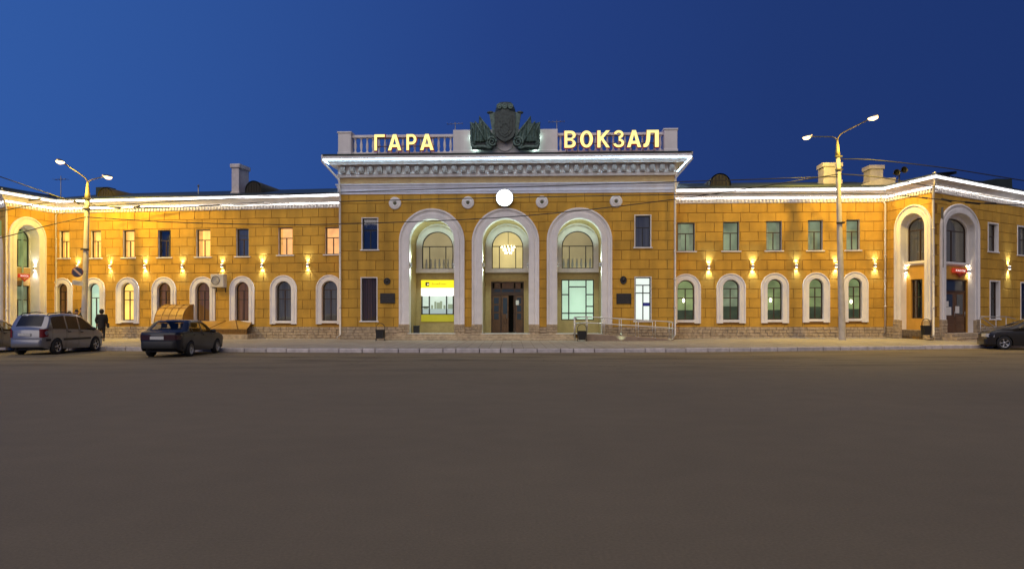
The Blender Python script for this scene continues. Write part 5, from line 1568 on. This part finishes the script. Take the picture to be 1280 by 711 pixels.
for f in (1, 4, 7, 10):
    mb = MB(); mb.tube([(ua, rib(f)[0], rib(f)[1] + .02), (ub, rib(f)[0], rib(f)[1] + .02)], .02, 6); mb.build('purlin', AMB, T_, WL.M)
mb = MB(); mb.add([(ub, *rib(k)) for k in range(n + 1)] + [(ub, -.08, z0)], [tuple(range(n + 2))]); mb.build('side_panel', POLY, T_, WL.M)
mb = MB(); mb.bbox(ua - .1, ub + .1, -dpt - .15, -.075, .1, z0 + .02, .02); mb.build('side_wall', STONE, T_, WL.M)

ua, ub = WL.u(247), WL.u(321); zh, zl = WL.z(280, 401, -.3), WL.z(280, 411.5, -1.6); zb = WL.z(280, 417.5, -1.6)
T_ = thing('low_canopy', 'low hipped amber canopy over the basement pit under the air conditioner', 'canopy', WL.M @ Matrix.Translation((ua, 0, .15)))
dpt = 1.25; um_ = ua + (ub - ua) * .62
Z = lambda *p: p
for a, b, c, d in ((Z(ua, -.08, zh), Z(um_ - .5, -.08, zh), Z(um_ - 1.0, -dpt, zl), Z(ua, -dpt, zl)), (Z(um_ - .5, -.08, zh), Z(um_ + .15, -.08, zh + .05), Z(um_ + .9, -dpt, zl), Z(um_ - 1.0, -dpt, zl)), (Z(um_ + .15, -.08, zh + .05), Z(ub - .3, -.08, zh - .1), Z(ub, -dpt, zl), Z(um_ + .9, -dpt, zl))):
    mb = MB(); mb.quad(a, b, c, d); mb.build('panel', POLY, T_, WL.M)
    mb = MB(); mb.tube([a, d], .03, 6); mb.tube([b, c], .03, 6); mb.build('rib', AMB, T_, WL.M)
mb = MB(); mb.box(ua, ub, -dpt - .02, -dpt + .02, zl - .05, zl + .02); mb.box(ua, ub, -dpt - .02, -dpt + .02, zb - .02, zb + .03); mb.build('edge_beam', AMB, T_, WL.M)
mb = MB(); mb.quad((ua, -dpt + .03, zb), (ub, -dpt + .03, zb), (ub, -dpt + .03, zl - .05), (ua, -dpt + .03, zl - .05)); mb.build('front_panel', mat('amber_screen', (.26, .13, .02), .4, var=.15), T_, WL.M)
for k in range(26):
    u = ua + .05 + k * (ub - ua - .1) / 25; mb = MB(); mb.box(u - .012, u + .012, -dpt - .012, -dpt + .012, zb + .03, zl - .05); mb.build('baluster', AMB, T_, WL.M)
mb = MB(); mb.bbox(ua, ub + .05, -dpt - .03, -.09, .05, zb - .02, .02); mb.build('pit_wall', STONE, T_, WL.M)

u, z = WL.uz(273.5, 351, -.3); M_ = WL.M @ Matrix.Translation((u, 0, z)); T_ = thing('air_conditioner', 'white air conditioner unit on the wall beside an arched window', 'air conditioner', M_)
ACW = mat('ac_white', (.62, .58, .5), .5, var=.05)
mb = MB(); mb.bbox(-.44, .42, -.50, -.12, -.40, .40, .03); mb.build('casing', ACW, T_, M_)
mb = MB(); mb.lathe((-.10, -.505, .02), [(.27, 0), (.27, -.02), (.25, -.02), (.25, .01), (0, .01)], 22, 'y'); fr_ = mb.build('fan_guard', mat('ac_dark', (.07, .07, .07), .5), T_, M_)
for r in (.06, .12, .18, .23):
    mb = MB(); mb.lathe((-.10, -.512, .02), [(r, -.006), (r + .008, 0), (r, .006), (r - .008, 0), (r, -.006)], 18, 'y'); mb.build('grille_ring', METAL, fr_, M_)
for dx in (-.3, .3):
    mb = MB(); mb.box(dx - .02, dx + .02, -.5, .0, -.45, -.41); mb.box(dx - .02, dx + .02, -.06, -.02, -.7, -.41); mb.build('bracket', BLACK, T_, M_)

# ------------------------------------------------------------------ people
SKIN = mat('skin', (.42, .25, .17), .6)
def skinned(name, joints, edges, mtl, parent, frame, rootj=0, sub=2):
    me = bpy.data.meshes.new(name); me.from_pydata([j[:3] for j in joints], edges, []); me.materials.append(mtl)
    o = bpy.data.objects.new(name, me); COL.objects.link(o); place(o, parent, frame)
    md = o.modifiers.new('skin', 'SKIN'); md.use_smooth_shade = True
    for i, j in enumerate(joints):
        sv = me.skin_vertices[0].data[i]; sv.radius = (j[3], j[4] if len(j) > 4 else j[3]); sv.use_root = (i == rootj)
    s_ = o.modifiers.new('sub', 'SUBSURF'); s_.levels = sub; s_.render_levels = sub
    return o
def person(px, y, s, rz, lab, coat, legs, hair, H=1.72, long=True, hood=False, bag=None, stride=.1, z=None):
    c = P(px, y, s); c.z = z if z is not None else c.z
    M_ = TR(c.x, c.y, c.z, rz) @ Matrix.Scale(H / 1.72, 4); T_ = thing('person', lab, 'person', M_, None)
    CM = mat('coat_' + coat[0], coat[1], .85, var=.25, scale=8); LM = mat('trousers_' + legs[0], legs[1], .85); HM_ = mat('hair_' + hair[0], hair[1], .7); SH = mat('shoe_black', (.012, .011, .011), .5)
    # x forward, y left
    J = [(0, 0, .95, .15, .12), (.01, 0, 1.15, .16, .12), (.0, 0, 1.33, .185, .12), (0, 0, 1.44, .09, .08), (.01, 0, 1.50, .055, .055), (.03, 0, 1.57, .075, .085), (.025, 0, 1.65, .078, .095), (.02, 0, 1.70, .05, .06)]
    ed = [(k, k + 1) for k in range(7)]
    for sg in (1, -1):
        n = len(J); st = stride * sg
        J += [(.02 * sg, .09 * sg, .88, .095), (st * .6 + .03, .10 * sg, .50, .065), (st, .10 * sg, .10, .045), (st + .06, .105 * sg, .05, .045), (st + .15, .11 * sg, .04, .038)]
        ed += [(0, n), (n, n + 1), (n + 1, n + 2), (n + 2, n + 3), (n + 3, n + 4)]
        n = len(J)
        J += [(0, .19 * sg, 1.40, .065), (-.03, .255 * sg, 1.13, .052), (.10, .22 * sg, .93, .04), (.15, .20 * sg, .88, .035)]
        ed += [(2, n), (n, n + 1), (n + 1, n + 2), (n + 2, n + 3)]
        for f, (dx, dy, dz) in enumerate(((.07, .028, -.055), (.085, .01, -.065), (.08, -.008, -.065), (.065, -.025, -.055), (.045, -.045 , .0))):
            m = len(J); b_ = J[n + 3]
            J += [(b_[0] + dx * .55, b_[1] + dy * sg, b_[2] + dz * .55, .011), (b_[0] + dx, b_[1] + dy * sg, b_[2] + dz * 1.15, .009)]; ed += [(n + 3, m), (m, m + 1)]
    skinned('body', J, ed, SKIN, T_, M_)
    # trousers and shoes
    for sg in (1, -1):
        st = stride * sg
        skinned('trouser_leg', [(0, .07 * sg, .96, .135), (.02 * sg, .095 * sg, .82, .115), (st * .6 + .03, .10 * sg, .50, .085), (st, .10 * sg, .12, .068)], [(0, 1), (1, 2), (2, 3)], LM, T_, M_, 0, 1)
        skinned('shoe', [(st - .04, .10 * sg, .05, .05), (st + .06, .105 * sg, .05, .052), (st + .18, .11 * sg, .04, .042)], [(0, 1), (1, 2)], SH, T_, M_, 0, 1)
    cj = [(0, 0, .62 if long else .84, .235, .20), (.0, 0, .95, .21, .17), (.005, 0, 1.15, .19, .155), (0, 0, 1.34, .215, .155), (-.005, 0, 1.46, .11, .10)]
    ce = [(0, 1), (1, 2), (2, 3), (3, 4)]
    for sg in (1, -1):
        n = len(cj); cj += [(0, .20 * sg, 1.40, .088), (-.03, .265 * sg, 1.13, .078), (.09, .225 * sg, .95, .062)]; ce += [(3, n), (n, n + 1), (n + 1, n + 2)]
    skinned('coat', cj, ce, CM, T_, M_, 1)
    if hood:
        mb = MB(); mb.ell((.0, 0, 1.62), .12, .12, .15); mb.build('hood', CM, T_, M_)
    mb = MB(); mb.ell((-.008, 0, 1.665), .112, .102, .105, 14, 10)
    if hair[0] == 'long': mb.ell((-.06, 0, 1.54), .075, .10, .14, 12, 8)
    mb.build('hair', HM_, T_, M_)
    mb = MB(); mb.ell((.118, 0, 1.60), .022, .014, .024, 8, 6); mb.build('nose', SKIN, T_, M_)
    for sg in (1, -1):
        mb = MB(); mb.ell((.02, sg * .095, 1.60), .02, .012, .032, 8, 6); mb.build('ear', SKIN, T_, M_)
        mb = MB(); mb.ell((.105, sg * .032, 1.625), .010, .014, .009, 8, 6); mb.build('eye', mat('eye', (.02, .018, .016), .3), T_, M_)
    mb = MB(); mb.ell((.108, 0, 1.555), .008, .024, .006, 8, 6); mb.build('mouth', mat('lip', (.30, .12, .10), .6), T_, M_)
    if bag:
        mb = MB(); mb.bbox(-.05, .25, -.37, -.25, .72, .98, .03); bg_ = mb.build('shoulder_bag', mat('bag_black', (.014, .012, .012), .6), T_, M_)
        mb = MB(); mb.tube([(0, -.31, .98), (-.02, -.24, 1.25), (0, -.12, 1.47)], .014, 6); mb.build('strap', MATS['bag_black'], bg_, M_)
DK = ('black', (.012, .011, .012)); NV = ('navy', (.014, .016, .024)); BR = ('brown', (.03, .02, .016))
person(127, 430.5, 22.6, math.radians(115), 'person in a long dark hooded coat standing on the pavement beside the minivan', DK, ('dark', (.013, .013, .015)), ('dark', (.03, .02, .014)), 1.74, True, True, True, .07, z=.15)
person(95.8, 428, 22.2, math.radians(-60), 'person in a dark navy jacket standing by the lamp pole behind the minivan', NV, ('dark', (.013, .013, .015)), ('black', (.014, .011, .01)), 1.72, False, z=.15)
person(102.6, 428, 21.3, math.radians(200), 'taller person in a black cap and coat half hidden behind the lamp pole', DK, ('dark', (.013, .013, .015)), ('black', (.014, .011, .01)), 1.86, True, z=.15)
person(86.5, 428, 22.4, math.radians(-90), 'shorter person in a brown coat with only the head showing over the minivan roof', BR, ('dark', (.013, .013, .015)), ('long', (.022, .014, .01)), 1.62, True, z=.15)
# ------------------------------------------------------------------ cars
def interp(tab, x):
    if x <= tab[0][0]: return tab[0][1]
    for (a, b), (c, d) in zip(tab, tab[1:]):
        if x <= c: return b + (d - b) * (x - a) / (c - a)
    return tab[-1][1]
def car(lab, frame, paint, L, Wd, prof_top, belt, wheels, wr, sill, wins, glassm, bumper, trimz=None, lamps=None, rear_win=None, wind=None, plate=True, rails=False, rim='spoke', roofz=1.4, mirror=None, handles=(), group=None, tail=(.16, .01, .01)):
    """x runs from the rear (0) to the nose (L); prof_top: the roofline; belt: bottom line of the glass; wins: (x0, x1) side glass"""
    M_ = frame; T_ = thing('parked_car', lab, 'car', M_, group)
    hw = Wd / 2
    xs = set([0, .015, .05, .1, .16, L - .16, L - .1, L - .05, L - .015, L])
    x = 0
    while x < L: xs.add(round(x, 3)); x += .09
    for a, b in prof_top: xs.add(min(max(a, 0), L))
    for a, b in wins: xs.add(a); xs.add(b)
    for wx in wheels:
        for k in range(13): xs.add(wx - (wr + .055) * math.cos(PI * k / 12))
    xs = sorted(xs)
    top = lambda x: interp(prof_top, x)
    bel = lambda x: min(interp(belt, x), top(x) - .012)
    def bot(x):
        z = sill + .10 * max(0, 1 - x / .35) + .07 * max(0, 1 - (L - x) / .4)
        for wx in wheels:
            d = abs(x - wx); R = wr + .055
            if d < R: z = max(z, wr + math.sqrt(max(0, R * R - d * d)) * .98)
        return min(z, top(x) - .1)
    def half(x, z):
        e_ = min(x, L - x)
        pl = 1 - .17 * max(0, 1 - e_ / .38) ** 2.0 - .035 * max(0, 1 - e_ / 1.2)
        b = interp(belt, x)
        if z > b: tm = 1 - .21 * ((z - b) / max(.2, roofz - b)) ** 1.15
        else: tm = 1 - .055 * ((b - z) / .6) ** 2 - .02 * max(0, (z - b + .12) / .12)
        return hw * pl * tm
    def gl_in(x): return any(a - 1e-6 <= x <= b + 1e-6 for a, b in wins)
    rowsz = lambda x: [bot(x), bot(x) + (bel(x) - bot(x)) * .3, bot(x) + (bel(x) - bot(x)) * .62, bot(x) + (bel(x) - bot(x)) * .85, bel(x), bel(x) + .012, max(bel(x) + .012, top(x) - .085), max(bel(x) + .012, top(x) - .03), top(x)]
    def sidept(x, z, sg, off=0.):
        y = half(x, z); t = top(x)
        d = t - z
        if d < .05: y -= .035 * (1 - d / .05)
        return (x, sg * (y + off), z)
    mb = MB(); gl = {}
    for sg in (1, -1):
        rows = [[sidept(x, z, sg) for z in rowsz(x)] for x in xs]
        for i in range(len(xs) - 1):
            for j in range(8):
                xm = (xs[i] + xs[i + 1]) / 2
                q = [rows[i][j], rows[i + 1][j], rows[i + 1][j + 1], rows[i][j + 1]]
                if j == 5 and gl_in(xm):
                    k = [n_ for n_, (a, b) in enumerate(wins) if a <= xm <= b][0]
                    gl.setdefault((sg, k), []).append(q)
                else:
                    mb.add(q, [(0, 1, 2, 3)], True)
    # over the top: nose to tail strip
    NL = 9
    # parametrize profile densely
    pp = [(x, top(x)) for x in xs]
    pp = [(0, bot(0)), (0, (bot(0) + top(0)) / 2)] + pp + [(L, (bot(L) + top(L)) / 2), (L, bot(L))]
    def rowat(x, z):
        y = sidept(x, z, 1)[1]
        if z < top(x) - .03: y = half(x, z)
        out = []
        bulge = .10 * (1 if x <= .0 else 0) ; fb = .10 * (1 if x >= L else 0)
        for k in range(NL):
            f = -1 + 2 * k / (NL - 1)
            cr = .022 * (1 - f * f)
            e_ = min(x, L - x); bb = .11 * (1 - f * f) * max(0, 1 - e_ / .5)
            out.append((x + (-bb if x < L / 2 else bb), f * y, z + cr * (0 if z < top(x) - .01 else 1)))
        return out
    rows = [rowat(x, z) for x, z in pp]
    tg = {}
    for i in range(len(rows) - 1):
        xm = (pp[i][0] + pp[i + 1][0]) / 2; zm = (pp[i][1] + pp[i + 1][1]) / 2
        for k in range(NL - 1):
            q = [rows[i][k], rows[i][k + 1], rows[i + 1][k + 1], rows[i + 1][k]]
            nm = None
            inner = 1 <= k <= NL - 3 + 0
            for key, (a, b) in (('rear_window', rear_win), ('windscreen', wind)):
                if a <= xm <= b and (0 < k < NL - 2 or True) and 0 <= k <= NL - 2 and (k not in (0, NL - 2) or False): nm = key
            if nm: tg.setdefault(nm, []).append(q)
            else: mb.add(q, [(0, 1, 2, 3)], True)
    body = mb.build('body', paint, T_, M_)
    for (sg, k), qs in gl.items():
        m2 = MB()
        for q in qs: m2.add(q, [(0, 1, 2, 3)], True)
        m2.build('side_window', glassm, T_, M_)
    for nm, qs in tg.items():
        m2 = MB()
        for q in qs: m2.add(q, [(0, 1, 2, 3)], True)
        m2.build(nm, glassm, T_, M_)
    DT = mat('car_black_trim', (.016, .016, .017), .55); 
    # pillars and gaps between the side windows are body; door shut lines
    for sg in (1, -1):
        for a, b in wins:
            for x in (a, b):
                if top(x) - bel(x) < .1: continue
                m2 = MB(); zt_ = bel(x); zs = [bot(x) + .06 + (zt_ - bot(x) - .06) * k / 6 for k in range(7)]
                m2.grid([[sidept(x - .006, z, sg, .0015) for z in zs], [sidept(x + .006, z, sg, .0015) for z in zs]]); m2.build('shut_line', DT, T_, M_)
    # bumpers
    for end in (0, 1):
        m2 = MB(); rw = []
        z0, z1 = bumper[end]
        for k in range(-8, 9):
            f = k / 8
            if abs(f) < .86:
                y = f / .86 * hw * .80; x = -.13 * (1 - f * f * .6) if end == 0 else L + .115 * (1 - f * f * .6)
            else:
                t_ = (abs(f) - .86) / .14; x = (.0 + .34 * t_ - .03 * (1 - t_)) if end == 0 else (L - .34 * t_ + .03 * (1 - t_)); y = math.copysign(half(min(max(x, .02), L - .02), z0 + .05) + .012, f)
            inn = .10 if end == 0 else -.10
            sx = .02 if end == 0 else -.02
            rw.append([(x + inn, y * .93, z0), (x + sx, y, z0), (x, y, z0 + .05), (x, y, z1 - .04), (x + sx, y * .995, z1), (x + inn, y * .93, z1)])
        m2.grid(rw, True); m2.build('bumper', paint if bumper[2] else DT, T_, M_)
    # side moulding
    if trimz:
        for sg in (1, -1):
            segs = [(.12, wheels[0] - wr - .07), (wheels[0] + wr + .07, wheels[1] - wr - .07), (wheels[1] + wr + .07, L - .12)]
            for a, b in segs:
                if b - a < .08: continue
                m2 = MB(); rw = []
                for k in range(9):
                    x = a + (b - a) * k / 8; rw.append([sidept(x, trimz - .045, sg, .0), sidept(x, trimz - .04, sg, .016), sidept(x, trimz + .04, sg, .016), sidept(x, trimz + .045, sg, 0)])
                m2.grid(rw); m2.build('side_moulding', DT, T_, M_)
    # lamps
    RL = mat('tail_lamp_%d' % int(tail[0] * 1000), tail, .2, spec=.7, coat=.5); HL = mat('head_lamp_clear', (.55, .56, .56), .12, spec=.8, coat=.6)
    z0, z1, wl = lamps[0]
    for sg in (1, -1):
        m2 = MB(); rw = []
        ya = half(.0, (z0 + z1) / 2)
        path_ = [(-.11 * (1 - ((ya - wl) / ya) ** 2) - .012, ya - wl), (-.06 * .3 - .012, ya - .03), (.02, half(.03, z0) + .012), (.20, half(.2, z0) + .008)]
        for k, (x, y) in enumerate(path_):
            rw.append([(x, sg * y, z0 + (0 if k < 3 else .05)), (x, sg * y, z1 - (0 if k < 3 else .02)), ])
        m2.grid(rw, False); m2.build('tail_lamp', RL, T_, M_)
        z2, z3, w2 = lamps[1]
        m2 = MB(); rw = []
        ya = half(L, (z2 + z3) / 2)
        for x, y in ((L + .11 * (1 - ((ya - w2) / ya) ** 2) + .012, ya - w2), (L + .03, ya - .03), (L - .03, half(L - .03, z2) + .012), (L - .28, half(L - .28, z2) + .006)):
            rw.append([(x, sg * y, z2), (x, sg * y, z3)])
        m2.grid(rw, False); m2.build('head_lamp', HL, T_, M_)
    if plate:
        PLM = mat('number_plate', (.55, .55, .53), .5, var=.15, scale=30)
        m2 = MB(); zc = plate if isinstance(plate, float) else .8; m2.box(-.135, -.123, -.26, .26, zc - .056, zc + .056); m2.build('number_plate', PLM, T_, M_)
    # grille
    m2 = MB(); m2.box(L + .085, L + .10, -.28, .28, lamps[1][0] + .01, lamps[1][1] - .03); m2.build('grille', DT, T_, M_)
    # wheels
    RIMM = mat('alloy_rim', (.42, .42, .42), .35, .8); DISC = mat('rim_dark', (.03, .03, .03), .6)
    for wx in wheels:
        for sg in (1, -1):
            cy = sg * (hw - .10)
            Mw = M_ @ Matrix.Translation((wx, cy, wr)) @ (Matrix.Identity(4) if sg > 0 else Matrix.Rotation(PI, 4, 'Z'))
            m2 = MB(); t_ = .105
            m2.lathe((0, 0, 0), [(wr * .64, -t_ * .95), (wr * .92, -t_), (wr, -t_ * .72), (wr, t_ * .72), (wr * .93, t_), (wr * .66, t_ * .95), (wr * .62, t_ * .7)], 26, 'y'); wo_ = m2.build('wheel', RUBBER, T_, Mw)
            m2 = MB(); m2.lathe((0, 0, 0), [(wr * .66, t_ * .9), (wr * .62, t_ * .6), (wr * .60, t_ * .3), (0, t_ * .3)], 26, 'y'); m2.build('rim', DISC if rim == 'spoke' else RIMM, wo_, Mw)
            m2 = MB()
            ns = 5 if rim == 'spoke' else 12
            for k in range(ns):
                a = 2 * PI * k / ns; da = .28 if rim == 'spoke' else .10
                m2.add([(math.cos(a - da) * wr * .18, t_ * .75, math.sin(a - da) * wr * .18), (math.cos(a + da) * wr * .18, t_ * .75, math.sin(a + da) * wr * .18), (math.cos(a + da * .62) * wr * .63, t_ * .85, math.sin(a + da * .62) * wr * .63), (math.cos(a - da * .62) * wr * .63, t_ * .85, math.sin(a - da * .62) * wr * .63)], [(0, 1, 2, 3)])
            m2.lathe((0, 0, 0), [(wr * .2, t_ * .5), (wr * .2, t_ * .8), (wr * .1, t_ * .9), (0, t_ * .9)], 14, 'y')
            m2.lathe((0, 0, 0), [(wr * .66, t_ * .93), (wr * .60, t_ * .90), (wr * .60, t_ * .6)], 26, 'y')
            m2.build('spokes', RIMM, wo_, Mw)
            # arch liner
            m2 = MB(); R = wr + .06; n = 14
            m2.grid([[(wx - R * math.cos(PI * k / n), sg * (half(wx, wr) - .012), wr + R * .98 * math.sin(PI * k / n)) for k in range(n + 1)], [(wx - R * math.cos(PI * k / n), sg * (hw - .34), wr + R * .98 * math.sin(PI * k / n)) for k in range(n + 1)]])
            m2.build('wheel_arch', DT, T_, M_)
    m2 = MB(); m2.box(.25, L - .25, -hw * .62, hw * .62, sill - .02, sill + .06); m2.box(wheels[0] + wr + .12, wheels[1] - wr - .12, -hw * .9, hw * .9, sill + .0, sill + .05); m2.build('underbody', DT, T_, M_)
    # seats
    ST = mat('seat_fabric', (.03, .03, .034), .9)
    bz = interp(belt, L * .5)
    for sx in (L * .52, L * .30):
        for sy in (-hw * .45, hw * .45):
            m2 = MB(); m2.bbox(sx - .1, sx + .05, sy - .22, sy + .22, .4, bz + .16, .03); m2.bbox(sx - .08, sx, sy - .11, sy + .11, bz + .18, bz + .36, .03); m2.build('seat', ST, T_, M_)
    m2 = MB(); m2.box(.35, L - 1.0, -hw * .8, hw * .8, .38, .42); m2.build('cabin_floor', ST, T_, M_)
    for sg in (1, -1):
        for hx in handles:
            m2 = MB(); z = interp(belt, hx) - .10; q = sidept(hx, z, sg, .012)
            m2.box(hx - .08, hx + .08, min(q[1], q[1] + sg * .022), max(q[1], q[1] + sg * .022), z - .022, z + .022); m2.build('handle', DT, T_, M_)
        if mirror:
            m2 = MB(); z = interp(belt, mirror) + .06; q = sidept(mirror, z, sg); m2.ell((mirror, q[1] + sg * .13, z), .07, .11, .075, 10, 8); m2.tube([(mirror + .02, q[1] - sg * .02, z - .05), (mirror, q[1] + sg * .08, z - .02)], .02, 6); m2.build('mirror', DT, T_, M_)
        if rails:
            m2 = MB(); y = sg * hw * .66
            m2.tube([(.45, y, top(.45) - .0), (.55, y, top(.55) + .06), (1.4, y, top(1.4) + .065), (2.3, y, top(2.3) + .06), (2.45, y, top(2.45))], .018, 6)
            for x in (1.0, 1.8): m2.tube([(x, y, top(x) - .01), (x, y, top(x) + .06)], .016, 6)
            m2.build('roof_rail', DT, T_, M_)
    return T_

def paintm(name, col, metal=.0, rough=.3, coat=1.0):
    m = mat(name, col, rough, metal, var=.05, scale=1.5, coat=coat); return m
TINT = mat('tinted_car_glass', (.010, .011, .014), .22, spec=.35)
CLEAR = glass('car_glass', (.72, .74, .72), -.02, .02)
SILV = paintm('silver_paint', (.25, .25, .265), .6, .36); NAVY = paintm('dark_blue_paint', (.005, .008, .016), .0, .4, .25); CHAR = paintm('charcoal_paint', (.010, .010, .012), .0, .38, .3); GREYP = paintm('grey_paint', (.20, .20, .19), .6, .36)

# silver minivan
xr = P(58, 446, 31.3); L = 4.15
car('silver minivan with roof rails and dark tinted windows parked at the kerb', TR(xr.x - .80, xr.y, 0, math.radians(87.5)), SILV, L, 1.66,
    [(0, .98), (.06, 1.02), (.13, 1.08), (.42, 1.56), (.6, 1.62), (1.3, 1.66), (2.1, 1.63), (2.5, 1.55), (2.9, 1.30), (3.3, 1.04), (3.6, .95), (3.9, .84), (4.08, .74), (4.15, .66)],
    [(0, 1.04), (.5, 1.04), (2.0, .99), (3.2, .93), (4.15, .9)], (.72, 3.36), .315, .20,
    [(.42, 1.28), (1.36, 2.12), (2.2, 3.14)], TINT, ((.30, .62), (.22, .55), True), .60, ((.70, 1.04, .10), (.60, .76, .42)), (.15, .42), (2.52, 3.26), .82, True, 'spoke', 1.66, 2.95, (1.46, 2.3))
# dark blue sedan
xr = P(226, 448, 33.3); L = 4.35
car('dark blue older sedan parked nose to the kerb in front of the canopies', TR(xr.x - .84, xr.y, 0, math.radians(89)), NAVY, L, 1.68,
    [(0, .90), (.05, .95), (.5, .985), (.62, 1.0), (1.02, 1.33), (1.2, 1.385), (1.9, 1.40), (2.25, 1.36), (2.5, 1.25), (3.02, .95), (3.3, .92), (4.0, .80), (4.25, .74), (4.35, .62)],
    [(0, .93), (.7, .95), (2.0, .92), (3.1, .88), (4.35, .8)], (.95, 3.45), .29, .22,
    [(.86, 1.0), (1.06, 1.82), (1.92, 2.82)], CLEAR, ((.32, .62), (.28, .56), False), None, ((.66, .86, .42), (.58, .74, .40)), (.66, 1.06), (2.46, 3.0), .74, False, 'disc', 1.40, 2.72, (1.2, 2.05), None, (.035, .006, .007))
# grey sedan beyond the minivan
car('light grey sedan mostly hidden beyond the silver minivan', TR(-22.6, 30.6, 0, math.radians(90)), GREYP, 4.3, 1.66,
    [(0, .88), (.05, .95), (.5, .99), (.62, 1.0), (1.02, 1.34), (1.2, 1.40), (1.9, 1.42), (2.2, 1.38), (2.5, 1.26), (3.02, .96), (3.3, .92), (4.0, .80), (4.2, .74), (4.3, .62)],
    [(0, .94), (.7, .95), (2.0, .92), (3.1, .88), (4.3, .8)], (.85, 3.4), .295, .22,
    [(.86, 1.0), (1.06, 1.82), (1.92, 2.82)], CLEAR, ((.32, .62), (.26, .56), True), None, ((.66, .86, .36), (.58, .74, .40)), (.66, 1.06), (2.46, 3.0), .74, False, 'spoke', 1.42, 2.72, (1.2, 2.05))
def carpos(w, lx, ly_, a): return (w.x - lx * math.cos(a) + ly_ * math.sin(a), w.y - lx * math.sin(a) - ly_ * math.cos(a))
# charcoal hatchback at the right
fw = P(1255, 436.5, 27.0); L = 4.1
car('charcoal black hatchback with alloy wheels parked along the kerb by the ticket pavilion', TR(*carpos(fw, 3.42, .76, math.radians(163)), 0, math.radians(163)), CHAR, L, 1.70,
    [(0, .96), (.05, 1.02), (.28, 1.3), (.55, 1.42), (1.1, 1.47), (1.8, 1.47), (2.2, 1.42), (2.55, 1.29), (3.08, 1.05), (3.35, 1.0), (3.75, .91), (3.98, .80), (4.1, .66)],
    [(0, 1.04), (.5, 1.02), (2.0, .96), (3.1, .93), (4.1, .9)], (.72, 3.42), .31, .19,
    [(.5, .98), (1.06, 1.9), (1.98, 2.86)], CLEAR, ((.3, .62), (.2, .52), True), None, ((.72, 1.0, .2), (.58, .74, .42)), (.1, .4), (2.42, 3.02), .75, False, 'spoke', 1.47, 2.72, (1.3, 2.1))
